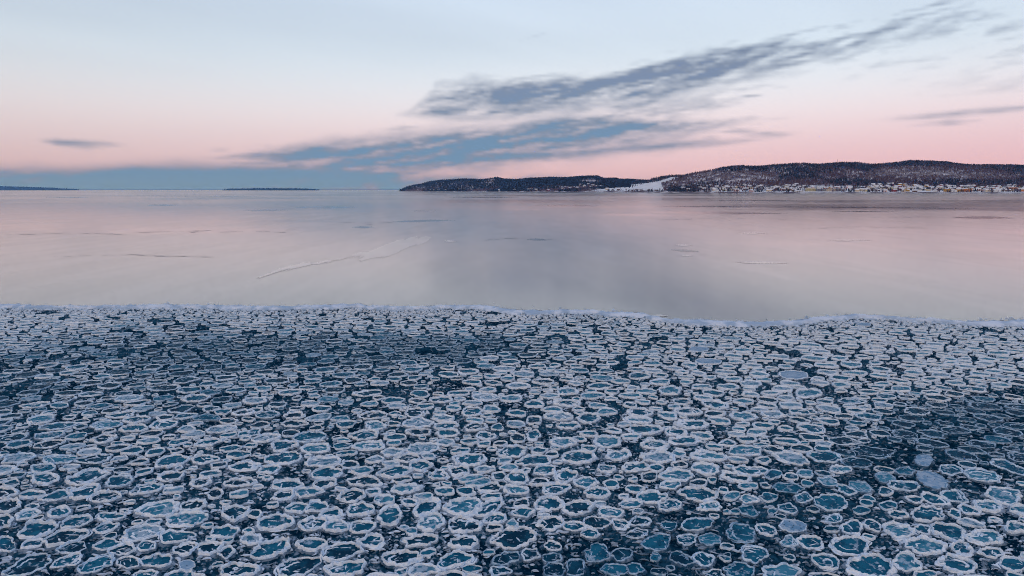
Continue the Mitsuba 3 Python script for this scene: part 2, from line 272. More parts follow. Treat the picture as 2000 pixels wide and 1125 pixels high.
MIDDLE = [(992, 740, 15, 5, 0, .7), (1108, 766, 22, 8, 0, .8), (1000, 779, 25, 6, 3, .6), (1044, 790, 19, 9, 0, .6), (960, 800, 17, 8, 0, .6), (918, 806, 24, 9, 5, .5), (930, 836, 22, 9, 5, .4), (1046, 852, 17, 11, 0, .5), (972, 835, 13, 10, 0, .4), (950, 852, 22, 9, 5, .2),
          (1150, 818, 23, 10, 5, .5), (874, 834, 28, 7, 2, .4), (1012, 856, 15, 9, 5, .2), (1186, 864, 27, 12, 0, .6), (874, 848, 22, 9, 5, .5), (1044, 822, 16, 9, 8, .3), (1804, 900, 17, 12, -5, .95), (1580, 771, 27, 10, -3, .85), (1550, 733, 29, 9, -2, .9), (1383, 706, 27, 6, -2, .9),
          (1365, 682, 20, 5, 0, .9), (1687, 634, 14, 4, -3, .9), (1000, 884, 30, 12, 2, .6), (723, 873, 34, 9, 2, .8), (730, 833, 24, 9, 0, .6), (1350, 830, 34, 9, 2, .6), (1455, 882, 32, 12, 0, .6), (1335, 862, 30, 9, 0, .5), (1130, 895, 34, 13, 0, .5), (930, 940, 30, 11, 0, .6),
          (110, 900, 40, 9, 6, .6), (1760, 760, 20, 7, -4, .8), (1950, 690, 22, 6, -5, .8), (1310, 765, 24, 8, 0, .75), (640, 780, 22, 6, 2, .7), (520, 697, 18, 4, 0, .8), (820, 770, 22, 7, 2, .7), (1640, 700, 18, 5, 0, .8), (1250, 735, 22, 7, 0, .7)]

STRETCH = 1.14                      # the wind has packed the floes: they are wider than deep. Layout is done in x / STRETCH.
NA = 72
ANG = np.arange(NA) * 2 * np.pi / NA
def ellipse_on_water(cx, cy, a, b, tilt):
    t, w = np.radians(tilt), ANG
    px = cx + a * np.cos(w) * math.cos(t) - b * np.sin(w) * math.sin(t)
    py = cy - (a * np.cos(w) * math.sin(t) + b * np.sin(w) * math.cos(t))
    gx, gy = on_water(px, py)
    gx = gx / STRETCH
    c = np.array([gx.mean(), gy.mean()])
    ang, rad = np.arctan2(gy - c[1], gx - c[0]), np.hypot(gx - c[0], gy - c[1])
    o = np.argsort(ang)
    return c, np.interp(ANG, ang[o], rad[o], period=2 * np.pi)

centres, radii, pale = [], [], []
for x0, rows in TRACED.items():
    for (tx, ty, a, b, tilt, p) in rows:
        s = 5.1125
        c, r = ellipse_on_water(x0 + tx / s, 905 + ty / s, a / s * 1.06, b / s * 1.0, tilt)
        centres.append(c); radii.append(r); pale.append(p)
for (x, y, a, b, tilt, p) in MIDDLE:
    c, r = ellipse_on_water(x, y, a, b, tilt)
    centres.append(c); radii.append(r); pale.append(p)
n_traced = len(centres)

# two traced outlines never lie over each other: shrink both along the line between them
C0 = np.array(centres)
for i in range(n_traced):
    for j in range(i):
        d = C0[j] - C0[i]
        L = math.hypot(*d)
        if L > 3.0:
            continue
        ph = math.atan2(d[1], d[0])
        ri, rj = np.interp(ph % (2 * np.pi), ANG, radii[i], period=2 * np.pi), np.interp((ph + np.pi) % (2 * np.pi), ANG, radii[j], period=2 * np.pi)
        if ri + rj > L * 1.02:
            k = L / (ri + rj)
            for q, p_, R in ((i, ph, ri), (j, ph + np.pi, rj)):
                cosv = np.cos(ANG - p_)
                lim = np.where(cosv > 0.05, R * k / np.maximum(cosv, 0.05), 1e9)
                radii[q] = np.minimum(radii[q], np.maximum(lim, 0.06))

# the rest of the field: discs thrown at random, then grown until they meet
from scipy.spatial import cKDTree
mean_r = [float(r.mean()) for r in radii]
def in_field(x, y):
    x = x * STRETCH
    return (y > 13.5) & (np.abs(x) < 0.80 * y + 3) & (y < edge_y(x) - 0.2)
P, R = [tuple(c) for c in centres], list(mean_r)
cell = 0.6
grid = {}
def put(i):
    grid.setdefault((int(P[i][0] // cell), int(P[i][1] // cell)), []).append(i)
for i in range(len(P)):
    put(i)
# the traced floes are not round: small guard discs along their outlines keep the others out
guards = []
for i in range(n_traced):
    for a_, r_ in list(zip(ANG, radii[i]))[::3]:
        q_ = max(0.05, 0.35 * r_)
        P.append((P[i][0] + math.cos(a_) * (r_ - q_), P[i][1] + math.sin(a_) * (r_ - q_))); R.append(q_); guards.append(len(P) - 1); put(len(P) - 1)
def room(x, y, want):
    gx, gy = int(x // cell), int(y // cell)
    best = 9.0
    for a in (-2, -1, 0, 1, 2):
        for b in (-2, -1, 0, 1, 2):
            for j in grid.get((gx + a, gy + b), ()):
                best = min(best, math.hypot(P[j][0] - x, P[j][1] - y) - R[j] * 0.97)
                if best < want:
                    return -1
    return best
def throw(n, lo, hi):
    xx, yy = rng.uniform(-46, 46, n), np.sqrt(rng.uniform(13.5 ** 2, 62.0 ** 2, n))
    ok = in_field(xx, yy)
    xx, yy = xx[ok], yy[ok]
    ee = edge_y(xx * STRETCH) - yy
    kinds = 0.72 + 0.62 * meshkit.fbm(np.stack([xx * 0.45, yy * 0.35, xx * 0], -1), 3, 14)
    holes = meshkit.fbm(np.stack([xx * 0.9 + 40, yy * 0.8, xx * 0], -1), 3, 19)
    for x, y, e, kind, hole in zip(xx, yy, ee, kinds, holes):
        near = min(1.0, max(0.25, e / 6.0)) * kind
        if hole < 0.30 + 0.06 * min(1, max(0, (y - 22) / 12)):
            continue
        r = rng.uniform(lo, hi) * near
        g = room(x, y, r)
        if g > 0:
            P.append((x, y)); R.append(min(g, hi * near)); put(len(P) - 1)
throw(4000, 0.40, 0.54)
throw(20000, 0.29, 0.42)
throw(34000, 0.19, 0.28)
throw(26000, 0.09, 0.15)
guards = set(guards)
isguard = np.array([i in guards for i in range(len(P))])
GP, GR = np.array(P)[isguard], np.array(R)[isguard]
P, R = np.array(P)[~isguard], np.array(R)[~isguard]
N = len(P)
tree, gtree = cKDTree(P), cKDTree(GP)

# where the frost is bright and where it is grey: broad patches of the field, from the way the wind packed it
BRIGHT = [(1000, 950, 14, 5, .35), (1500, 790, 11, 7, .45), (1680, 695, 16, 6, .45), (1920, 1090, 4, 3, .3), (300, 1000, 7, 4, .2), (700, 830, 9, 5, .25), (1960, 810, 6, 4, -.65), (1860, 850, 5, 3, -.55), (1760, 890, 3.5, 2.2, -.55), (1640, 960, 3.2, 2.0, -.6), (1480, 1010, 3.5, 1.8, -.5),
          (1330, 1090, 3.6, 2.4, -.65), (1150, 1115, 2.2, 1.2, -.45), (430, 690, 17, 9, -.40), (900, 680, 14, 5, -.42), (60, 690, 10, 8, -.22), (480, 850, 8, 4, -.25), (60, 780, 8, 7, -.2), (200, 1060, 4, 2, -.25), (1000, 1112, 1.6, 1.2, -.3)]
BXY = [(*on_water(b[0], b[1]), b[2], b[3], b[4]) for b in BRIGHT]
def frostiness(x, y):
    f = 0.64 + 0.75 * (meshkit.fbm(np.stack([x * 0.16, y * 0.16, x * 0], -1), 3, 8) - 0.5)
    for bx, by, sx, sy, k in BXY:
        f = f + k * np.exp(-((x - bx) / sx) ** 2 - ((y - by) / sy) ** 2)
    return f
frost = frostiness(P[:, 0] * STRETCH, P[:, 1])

OUT = {}
def outline(i):
    """Distance of the floe's edge from its centre in every direction: its own shape, cut where a neighbour lies."""
    if i < n_traced:
        r = radii[i].copy()
    else:
        a, ph = rng.uniform(0, 0.20), rng.uniform(0, 2 * np.pi)
        r = R[i] * (1.12 - 0.15 * float(np_step(20, 34, P[i][1]))) * (1 + a * np.cos(2 * (ANG - ph)) + rng.uniform(0, .06) * np.cos(3 * (ANG - rng.uniform(0, 6.28))))
        gap = 0.012 + 0.034 * float(np_step(20, 34, P[i][1]))
        for j in tree.query_ball_point(P[i], 2.4):
            if j == i or j < n_traced:
                continue
            d = P[j] - P[i]
            L = math.hypot(*d)
            if L > R[i] * 1.5 + R[j] * 1.5:
                continue
            lim = max(0.03, L * R[i] / (R[i] + R[j]) - gap)
            cosv = np.cos(ANG - math.atan2(d[1], d[0]))
            r = np.minimum(r, np.where(cosv > 0.02, lim / np.maximum(cosv, 0.02), 1e9))
        for j in gtree.query_ball_point(P[i], 1.6):
            d = GP[j] - P[i]
            L = math.hypot(*d)
            lim = max(0.03, L - GR[j] - 0.02)
            cosv = np.cos(ANG - math.atan2(d[1], d[0]))
            r = np.minimum(r, np.where(cosv > 0.3, lim / np.maximum(cosv, 0.3), 1e9))
    # broken into a many-cornered shape: a few straight cuts
    if i >= n_traced or pale[i] < 0.86:
        for _ in range(rng.integers(2, 6)):
            q = rng.uniform(0, 6.28)
            lim = float(np.interp(q, ANG, r, period=2 * np.pi)) * rng.uniform(0.76, 0.97)
            cosv = np.cos(ANG - q)
            r = np.minimum(r, np.where(cosv > 0.25, lim / np.maximum(cosv, 0.25), 1e9))
    # rounded corners and an uneven edge
    k = np.array([1, 2, 3, 4, 3, 2, 1], float); k /= k.sum()
    for _ in range(1):
        r = sum(w * np.roll(r, q - 3) for q, w in enumerate(k))
    e = meshkit.fbm(np.stack([np.cos(ANG) * r * 7 + i * 3.1, np.sin(ANG) * r * 7, ANG * 0], -1), 3, 4) - 0.5
    return np.maximum(r * (1 + 0.24 * e) + 0.10 * e, 0.04)

def ringmesh(c, rings, closed=False):
    """Rings of points joined to one surface; closed adds a middle point inside the first."""
    n = rings.shape[1]
    v = rings.reshape(-1, 3)
    i = np.arange(n); j = (i + 1) % n
    f = []
    for k in range(len(rings) - 1):
        a, b = k * n, (k + 1) * n
        f += [np.stack([a + i, b + i, b + j], 1), np.stack([a + i, b + j, a + j], 1)]
    if closed:
        v = np.vstack([v, rings[0].mean(0)])
        f.append(np.stack([np.full(n, len(v) - 1), i, j], 1))
    return v, np.vstack(f)

def tube_on_ice(path, rad, z0, sides=7):
    """A lumpy ridge of frost along a path."""
    path = np.asarray(path); m = len(path)
    t = np.gradient(path, axis=0); t /= np.linalg.norm(t, axis=1, keepdims=True) + 1e-9
    nrm = np.stack([-t[:, 1], t[:, 0]], 1)
    a = np.linspace(0, np.pi, sides)
    taper = np.minimum(1, np.minimum(np.arange(m), np.arange(m)[::-1]) / 2.5 + 0.15)
    lump = 0.55 + 0.9 * meshkit.fbm(np.stack([path[:, None, 0] * 9 + np.cos(a) * 1.3, path[:, None, 1] * 9 + np.sin(a) * 1.3, np.zeros((m, sides))], -1), 3, 6)
    rr = rad * taper[:, None] * lump
    v = np.empty((m, sides, 3))
    v[..., :2] = path[:, None] + nrm[:, None] * (np.cos(a) * rr)[..., None]
    v[..., 2] = z0 + np.sin(a) * rr * 1.05
    q, s = np.meshgrid(np.arange(m - 1), np.arange(sides - 1), indexing='ij')
    i0 = q * sides + s
    f = np.vstack([np.stack([i0, i0 + sides, i0 + sides + 1], -1).reshape(-1, 3), np.stack([i0, i0 + sides + 1, i0 + 1], -1).reshape(-1, 3)])
    return v.reshape(-1, 3), f

def pancake(i, na, nr, fancy):
    """(rim mesh, core mesh, rim material, core material) of floe i, with na points round it and nr rings in the rim."""
    r72 = outline(i)
    OUT[i] = r72
    ang = np.arange(na) * 2 * np.pi / na
    r = np.interp(ang, ANG, r72, period=2 * np.pi)
    m = float(r.mean())
    fr = float(frost[i]) + rng.normal(0, 0.16)
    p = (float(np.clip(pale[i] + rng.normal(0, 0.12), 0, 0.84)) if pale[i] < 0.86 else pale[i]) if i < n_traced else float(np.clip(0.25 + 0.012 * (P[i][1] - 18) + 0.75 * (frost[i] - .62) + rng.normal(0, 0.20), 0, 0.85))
    clean = p > 0.86
    w0 = (0.026 + 0.080 * m) * (0.72 + 0.5 * np.clip(fr, 0, 1.1)) * (0.62 if clean else rng.uniform(0.75, 1.25))
    cx, sx = np.cos(ang), np.sin(ang)
    nz = meshkit.fbm(np.stack([cx * r * 4.2 + i * 7.3, sx * r * 4.2, ang * 0], -1), 3, 2)
    w = np.minimum(w0 * (3.3 * np.maximum(nz - 0.20, 0.03)) * (1 - 0.22 * cx * cx), 0.62 * r)
    hgt = (0.036 + 0.100 * np.clip(fr, 0.05, 1.0) * min(1, m / .45)) * (0.45 if clean else 1.0) * 0.60 * (0.30 + 1.4 * meshkit.fbm(np.stack([cx * r * 3.1 + i, sx * r * 3.1 + 50, ang * 0], -1), 3, 12))
    s = np.linspace(0, 1, nr)
    rings = np.empty((nr, na, 3))
    for k, t in enumerate(s):
        rr = r - w * (1 - t)
        prof = math.sin(math.pi * min(1.0, t * 0.98 + 0.02)) ** 0.65
        z = 0.014 + hgt * prof
        if fancy and 0 < k < nr - 1:
            q = np.stack([cx * rr * 11 + i * 5.7, sx * rr * 11, np.full(na, k * 0.7)], -1)
            z = z * (0.40 + 1.2 * meshkit.noise(q, 31)) + 0.006
            rr = rr + (meshkit.noise(q * 1.3 + 9, 32) - 0.5) * 0.75 * w
        if k == nr - 1:
            z = np.full(na, -0.045)
        if k == 0:
            z = np.full(na, 0.004)
        rings[k] = np.stack([P[i][0] + cx * rr, P[i][1] + sx * rr, z], -1)
    rim = [ringmesh(P[i], rings[::-1])]
    if fancy and not clean:
        # second ridges inside the rim and fragments frozen in, where floes have ground together
        for _ in range(rng.choice([0, 1, 1, 2, 3])):
            a0, span, q = rng.uniform(0, 6.28), rng.uniform(0.5, 2.6), rng.uniform(0.42, 0.78)
            aa = a0 + np.linspace(0, span, int(6 + span * 7))
            ra = np.interp(aa % (2 * np.pi), ang, r - w, period=2 * np.pi) * (q + (0.3 * rng.uniform(-1, 1)) * np.linspace(0, 1, len(aa)))
            wob = 1 + 0.25 * (meshkit.fbm(np.stack([aa * 2, aa * 0 + i, aa * 0], -1), 2, 9) - .5)
            rim.append(tube_on_ice(np.stack([P[i][0] + np.cos(aa) * ra * wob, P[i][1] + np.sin(aa) * ra * wob], 1), rng.uniform(0.18, 0.42) * w0, 0.012))
        for _ in range(rng.choice([0, 1, 1, 2, 2, 3])):
            a0, span = rng.uniform(0, 6.28), rng.uniform(0.4, 1.9)
            aa = a0 + np.linspace(0, span, int(6 + span * 7))
            ra = np.interp(aa % (2 * np.pi), ang, r, period=2 * np.pi) * (rng.uniform(0.86, 1.10) + rng.uniform(-.12, .12) * np.linspace(0, 1, len(aa)))
            rim.append(tube_on_ice(np.stack([P[i][0] + np.cos(aa) * ra, P[i][1] + np.sin(aa) * ra], 1), rng.uniform(0.22, 0.55) * w0, 0.006))
        for _ in range(rng.integers(0, 4)):
            a0, q, L = rng.uniform(0, 6.28), rng.uniform(0.2, 0.95), rng.uniform(0.06, 0.22)
            d0 = rng.uniform(0, 6.28)
            rb = float(np.interp(a0, ang, r - w, period=2 * np.pi)) * q
            tt = np.linspace(-L, L, 6)
            rim.append(tube_on_ice(np.stack([P[i][0] + math.cos(a0) * rb + tt * math.cos(d0), P[i][1] + math.sin(a0) * rb + tt * math.sin(d0)], 1), rng.uniform(0.15, 0.40) * w0, 0.012))
    ri = r - w * 0.86
    fr_rings = np.array([0.25, 0.55, 0.8, 1.0]) if fancy else np.array([0.5, 1.0])
    core_rings = np.empty((len(fr_rings), na, 3))
    for k, t in enumerate(fr_rings):
        x, y = P[i][0] + cx * ri * t, P[i][1] + sx * ri * t
        z = 0.010 + 0.012 * meshkit.fbm(np.stack([x * 4, y * 4, x * 0], -1), 2, 17) if fancy else np.full(na, 0.014)
        core_rings[k] = np.stack([x, y, z], -1)
    core = ringmesh(P[i], core_rings, True)
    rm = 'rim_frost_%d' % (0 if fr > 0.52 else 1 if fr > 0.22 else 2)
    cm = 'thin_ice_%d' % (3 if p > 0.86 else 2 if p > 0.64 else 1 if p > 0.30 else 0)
    if 0.22 < p <= 0.86 and rng.uniform() < 0.24 and i >= n_traced:
        cm = 'thin_ice_4'
    rim = join(rim)
    rim[0][:, 0] *= STRETCH; core[0][:, 0] *= STRETCH
    return rim, core, rm, cm, p, fr, m

vx, vy = P[:, 0] * STRETCH, P[:, 1]
depth = vy * math.cos(PITCH) + CAM_H * math.sin(PITCH)
sx_ = 1000 + FOCAL * vx / depth
sy_ = 562.5 + FOCAL * (CAM_H * math.cos(PITCH) - vy * math.sin(PITCH)) / depth
span = R * 1.15 * FOCAL / depth
seen = (np.abs(sx_ - 1000) < 1000 + span * 0.6) & (sy_ < 1125 + span * 0.25)
shown = np.where(seen, span ** 2 * (CAM_H / np.hypot(vy, CAM_H)), 0)
singles = np.argsort(-shown)[:300]
singles = sorted(singles, key=lambda i: (-round(sy_[i] / 40), sx_[i]))
rest = np.setdiff1d(np.arange(N), singles)

NOTED = {}
NOTED_AT = [
    (307, 996, 'large pointed leaf-shaped floe with a pale teal centre and thin rim at lower left', 'leaf-shaped floe'),
    (1549, 1028, 'smooth pale rounded floe with an even rim in dark water at lower right', 'smooth pale rounded floe'),
    (1820, 938, 'large smooth pale oval floe with a very thin rim at right', 'large smooth pale oval'),
    (1804, 900, 'small bright round floe with a smooth pale centre above the large smooth oval', 'small bright round floe'),
    (1700, 1112, 'very large floe with a bright teal centre at the bottom edge on the right', 'very large teal floe'),
    (844, 1024, 'tall rounded floe with a bright blue centre and thick white rim near the middle', 'tall bright blue floe'),
    (904, 989, 'floe with a glowing pale centre inside a broad white rim near the middle', 'glowing pale-centred floe'),
    (927, 938, 'clean almond-shaped floe with an even rim just above the glowing pale-centred floe', 'almond-shaped floe'),
    (1320, 930, 'clean pale oval floe with a thin sharp rim right of the middle', 'clean thin-rimmed oval'),
    (366, 1014, 'floe with a blue centre and thick frosty rim beside the large leaf-shaped floe', 'thick-rimmed blue floe'),
    (88, 914, 'angular pale blue floe with a squarish centre near the left edge', 'squarish pale blue floe'),
    (1925, 1051, 'long floe with a slit-shaped blue centre and broad white rim at lower right', 'slit-centred floe'),
    (1868, 1103, 'big tilted floe with a slate blue centre at the bottom right', 'tilted slate floe'),
    (1660, 1067, 'round floe with a lumpy thick rim above the very large teal floe', 'lumpy round floe'),
    (1474, 1083, 'broad round floe with a small blue centre and very thick rim at lower right', 'broad thick-rimmed round floe'),
    (1305, 1028, 'small round floe with a thick ring round a small blue centre', 'small ring-shaped floe'),
    (889, 1094, 'long floe with a clean rim slanting up to the right at the bottom middle', 'slanting long floe'),
    (55, 1106, 'very long slanting floe in the bottom left corner', 'bottom left corner floe'),
    (1000, 1056, 'big angular floe with several ridges across it near the bottom middle', 'big angular floe'),
    (680, 1113, 'wide floe cut by the bottom edge between the leaf-shaped and slanting floes', 'wide bottom-edge floe'),
    (1290, 973, 'rounded dark teal floe with a white rim under the clean thin-rimmed oval', 'rounded teal floe'),
]
MARKS = []
for nx_, ny_, text, short in NOTED_AT:
    free = [i for i in singles if i not in NOTED]
    i = free[int(np.argmin(np.hypot(sx_[free] - nx_, sy_[free] - ny_)))]
    NOTED[i] = text
    MARKS.append((i, short))
ORD = ['next', 'second', 'third', 'fourth', 'fifth', 'sixth', 'seventh', 'eighth', 'ninth', 'tenth', 'eleventh', 'twelfth', 'thirteenth', 'fourteenth', 'fifteenth', 'sixteenth', 'seventeenth', 'eighteenth', 'nineteenth', 'twentieth']
ORD += ['twenty-' + o for o in ['first'] + ORD[1:9]]
WAYS = ['right of', 'above and right of', 'above', 'above and left of', 'left of', 'below and left of', 'below', 'below and right of']
PLACED = {}
sector = {}
for i in singles:
    if i in NOTED:
        continue
    dist = [math.hypot(sx_[i] - sx_[k], (sy_[i] - sy_[k]) * 2) for k, _ in MARKS]
    k, short = MARKS[int(np.argmin(dist))]
    way = int(round(math.degrees(math.atan2(-(sy_[i] - sy_[k]) * 2, sx_[i] - sx_[k])) / 45)) % 8
    sector.setdefault((short, way), []).append((min(dist), i))
for (short, way), members in sector.items():
    for q, (_, i) in enumerate(sorted(members)):
        PLACED[i] = '%s %s the %s' % (ORD[min(q, 28)], WAYS[way], short)

NAME = 'pancake_ice'
for q, i in enumerate(singles):
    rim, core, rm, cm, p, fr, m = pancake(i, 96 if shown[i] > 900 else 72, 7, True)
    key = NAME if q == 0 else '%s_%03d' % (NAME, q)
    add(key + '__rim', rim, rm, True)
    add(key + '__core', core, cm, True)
    if i in NOTED:
        tag(key, NOTED[i], 'ice floe')
    else:
        tone = 'frosted' if cm == 'thin_ice_4' else 'pale' if p > 0.64 else 'blue' if p > 0.30 else 'dark teal'
        size = 'large' if m > 0.56 else 'small' if m < 0.36 else 'middling'
        tag(key, '%s %s-centred ice floe, %s' % (size, tone, PLACED[i]), 'ice floe', 'pancake ice floes in the foreground')

far_parts = {}
for i in rest:
    far = P[i][1] > 38
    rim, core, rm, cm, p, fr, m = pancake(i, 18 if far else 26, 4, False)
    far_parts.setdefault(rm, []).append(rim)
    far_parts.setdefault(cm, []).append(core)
for q, (m_, parts) in enumerate(sorted(far_parts.items())):
    add('distant_pancake_ice__%03d' % (q + 1), join(parts), m_, True)
tag('distant_pancake_ice', 'mass of small pancake ice floes reaching back to the edge of the level ice', 'pancake ice', kind='stuff')

# ------------------------------------------------------------------ slush and shards between the floes
def shards(n, x, y, size, flat, tone):
    """n small irregular chips, each a low pyramid of six sides."""
    k = 6
    a = np.arange(k) * 2 * np.pi / k + rng.uniform(0, 6.28, (n, 1))
    st = rng.uniform(0.16, 0.7, (n, 1)); th = rng.normal(0, 0.7, (n, 1))
    rr = size[:, None] * rng.uniform(0.6, 1.25, (n, k))
    lx, ly = np.cos(a) * rr, np.sin(a) * rr * st
    px = x[:, None] + lx * np.cos(th) - ly * np.sin(th)
    py = y[:, None] + lx * np.sin(th) + ly * np.cos(th)
    base = np.stack([px, py, np.full((n, k), -0.03)], -1)
    top = np.stack([x + rng.normal(0, .2, n) * size, y + rng.normal(0, .2, n) * size, -0.02 + size * flat * rng.uniform(.4, 1.2, n)], -1)
    v = np.concatenate([base, top[:, None]], 1).reshape(-1, 3)
    o = np.arange(n)[:, None] * (k + 1); i = np.arange(k)
    f = np.stack([o + i, o + (i + 1) % k, np.broadcast_to(o + k, (n, k))], -1).reshape(-1, 3)
    return v, f, np.repeat(tone, k + 1, 0)

n = 130000
yy = 13.5 + (66 - 13.5) * rng.uniform(0, 1, n) ** 1.15
xx = rng.uniform(-1, 1, n) * (0.8 * yy + 2)
ok = yy < edge_y(np.clip(xx, -75, 75))
xx, yy = xx[ok], yy[ok]
near_edge = np.clip(1 - (edge_y(xx) - yy) / 5.0, 0, 1)
fz = frostiness(xx, yy)
g = np.clip(rng.normal(0.09, 0.27, len(xx)) + 0.36 * (fz - 0.5) + 0.35 * near_edge, 0.0, 1)[:, None]
tone = (1 - g) * np.array([0.006, 0.050, 0.095]) + g * np.array([0.50, 0.66, 0.82])
sv, sf, col = shards(len(xx), xx, yy, np.minimum(rng.gamma(2.0, 0.022, len(xx)) + 0.015, 0.085), 0.7, tone)
bits, tones = [(sv, sf)], [col]
DEEP, PALE_ = np.array([0.010, 0.070, 0.130]), np.array([0.70, 0.81, 0.92])
# slushy collars round the nearest floes
for i in singles:
    r = OUT[i]
    wd = 0.015 + 0.26 * np.clip(meshkit.fbm(np.stack([np.cos(ANG) * r * 3 + i, np.sin(ANG) * r * 3, ANG * 0], -1), 3, 91) - 0.42, 0, 1)
    rings = np.stack([np.stack([(P[i][0] + np.cos(ANG) * rr) * STRETCH, P[i][1] + np.sin(ANG) * rr, np.full(NA, zz)], -1) for rr, zz in ((r * 0.9, 0.012), (r + wd * .5, 0.018), (r + wd, -0.035))])
    c_ = ringmesh(P[i], rings[::-1])
    bits.append(c_)
    g = np.clip(0.06 + 0.22 * frost[i] + rng.normal(0, 0.08) + 1.1 * (meshkit.fbm(c_[0] * 11, 3, 92) - 0.5), 0.02, 0.8)[:, None]
    tones.append((1 - g) * DEEP + g * PALE_)
# broken rims and brash jammed between the floes
made = 0
while made < 5200:
    y = 14.0 + 24.0 * rng.uniform() ** 1.25; x = rng.uniform(-1, 1) * (0.78 * y + 1.5)
    pt = np.array([x / STRETCH, y])
    if any(math.hypot(*(P[j] - pt)) < R[j] * 0.82 for j in tree.query_ball_point(pt, 0.6)):
        continue
    made += 1
    a0, L, bend = rng.normal(0, 0.9), rng.uniform(0.05, 0.24), rng.uniform(-2.2, 2.2)
    tt = np.linspace(-1, 1, 7)
    aa = a0 + bend * tt
    path = np.stack([x + np.cumsum(np.cos(aa)) * L / 3.5, y + np.cumsum(np.sin(aa)) * L / 3.5 * 0.7], 1)
    piece = tube_on_ice(path, rng.uniform(0.014, 0.050), -0.01, 5)
    bits.append(piece)
    g = float(np.clip(0.30 + 0.55 * frostiness(np.array([x]), np.array([y]))[0] + rng.normal(0, 0.25), 0.05, 1))
    tones.append(np.tile((1 - g) * DEEP + g * PALE_, (len(piece[0]), 1)))
# crumbs thrown up along the edge, on both sides of the ridge
ex_ = rng.uniform(-58, 58, 9000)
ey_ = edge_y(ex_) + rng.normal(-0.35, 0.75, 9000)
g = np.clip(rng.normal(0.72, 0.18, 9000), 0.2, 1)[:, None]
cv, cf, cc = shards(9000, ex_, ey_, np.minimum(rng.gamma(2.0, 0.035, 9000) + 0.02, 0.22), 0.6, (1 - g) * np.array([0.10, 0.22, 0.33]) + g * np.array([0.72, 0.84, 0.95]))
bits.append((cv + np.array([0, 0, 0.045]), cf)); tones.append(cc)
add('slush', join(bits), 'slush_material', False, color=np.vstack(tones))
tag('slush', 'grey blue slush and small ice shards filling the gaps between the floes', 'slush', kind='stuff')

# ------------------------------------------------------------------ the white ridge where the pancakes meet the level ice
m = 900
rx = np.linspace(-60, 60, m)
ry = edge_y(rx)
wide = (0.45 + 1.9 * np.clip(meshkit.fbm(np.stack([rx * 0.13, rx * 0, rx * 0], -1), 4, 61) - 0.22, 0, 1)) * (0.65 + 0.7 * meshkit.fbm(np.stack([rx * 1.3, rx * 0 + 4, rx * 0], -1), 3, 62))
rows = []
sl = np.linspace(0, 1, 9)
for k, t in enumerate(sl):
    y = ry + 0.12 - wide * t
    q = np.stack([rx * 2.2, y * 2.2, rx * 0], -1)
    h = (0.08 + 0.22 * meshkit.fbm(q, 3, 63)) * math.sin(math.pi * min(1, 0.12 + t * 0.88)) ** 0.7
    z = np.where((k == 0) | (k == len(sl) - 1), -0.02, 0.03 + h)
    rows.append(np.stack([rx, y + (meshkit.noise(q * 1.7, 64) - .5) * 0.12, z], -1))
v = np.array(rows); mm = m
q, s = np.meshgrid(np.arange(len(sl) - 1), np.arange(mm - 1), indexing='ij')
i0 = q * mm + s
f = np.vstack([np.stack([i0, i0 + mm + 1, i0 + 1], -1).reshape(-1, 3), np.stack([i0, i0 + mm, i0 + mm + 1], -1).reshape(-1, 3)])
add('ice_ridge', (v.reshape(-1, 3), f), 'ridge_material', True)
tag('ice_ridge', 'low wavy white ridge of crushed ice between the pancake floes and the smooth ice', 'ice ridge')

# ------------------------------------------------------------------ open leads and frost on the level ice
def blotch(key, pts, material, z, label, category, rag=0.16, freq=None, group=None):
    """A flat irregular patch from its outline in the photograph, laid on the ice."""
    pts = np.array(pts, float)
    t = np.linspace(0, len(pts), 240, endpoint=False)
    i = t.astype(int); u = (t - i)[:, None]
    p = pts[i % len(pts)] * (1 - u) + pts[(i + 1) % len(pts)] * u
    gx, gy = on_water(p[:, 0], p[:, 1])
    c = np.array([gx.mean(), gy.mean()])
    sz = np.array([np.ptp(gx), np.ptp(gy)])
    u = np.stack([(gx - c[0]) / sz[0], (gy - c[1]) / sz[1]], 1)
    w1 = meshkit.fbm(np.stack([u[:, 0] * 14, u[:, 1] * 7, u[:, 0] * 0 + pts[0, 0]], -1), 4, 71) - .5
    w2 = meshkit.fbm(np.stack([u[:, 0] * 14, u[:, 1] * 7, u[:, 0] * 0 + pts[0, 0] + 9], -1), 4, 72) - .5
    gx, gy = gx + w1 * sz[0] * rag * .5, gy + w2 * sz[1] * rag * 2
    from shapely.geometry import Polygon
    poly = Polygon(np.stack([gx, gy], 1)).buffer(0)
    meshes = []
    for g in getattr(poly, 'geoms', [poly]):
        if g.area > 0.02 * poly.area:
            vv, ff = trimesh.creation.triangulate_polygon(g, engine='earcut')
            vv = np.column_stack([vv, np.full(len(vv), z)])
            nrm = np.cross(vv[ff[:, 1]] - vv[ff[:, 0]], vv[ff[:, 2]] - vv[ff[:, 0]])[:, 2]
            ff = np.where(nrm[:, None] < 0, ff[:, ::-1], ff)
            meshes.append((vv, ff))
    add(key, join(meshes), material)
    tag(key, label, category, group)

def strip(x0, x1, y, h, slope=0.0):
    xs_ = np.linspace(x0, x1, 9)
    th = h * np.sin(np.linspace(0.12, math.pi - 0.12, 9))
    yc = y + slope * (xs_ - x0)
    return [(a, b - c) for a, b, c in zip(xs_, yc, th)] + [(a, b + c) for a, b, c in zip(xs_[::-1], yc[::-1], th[::-1])]

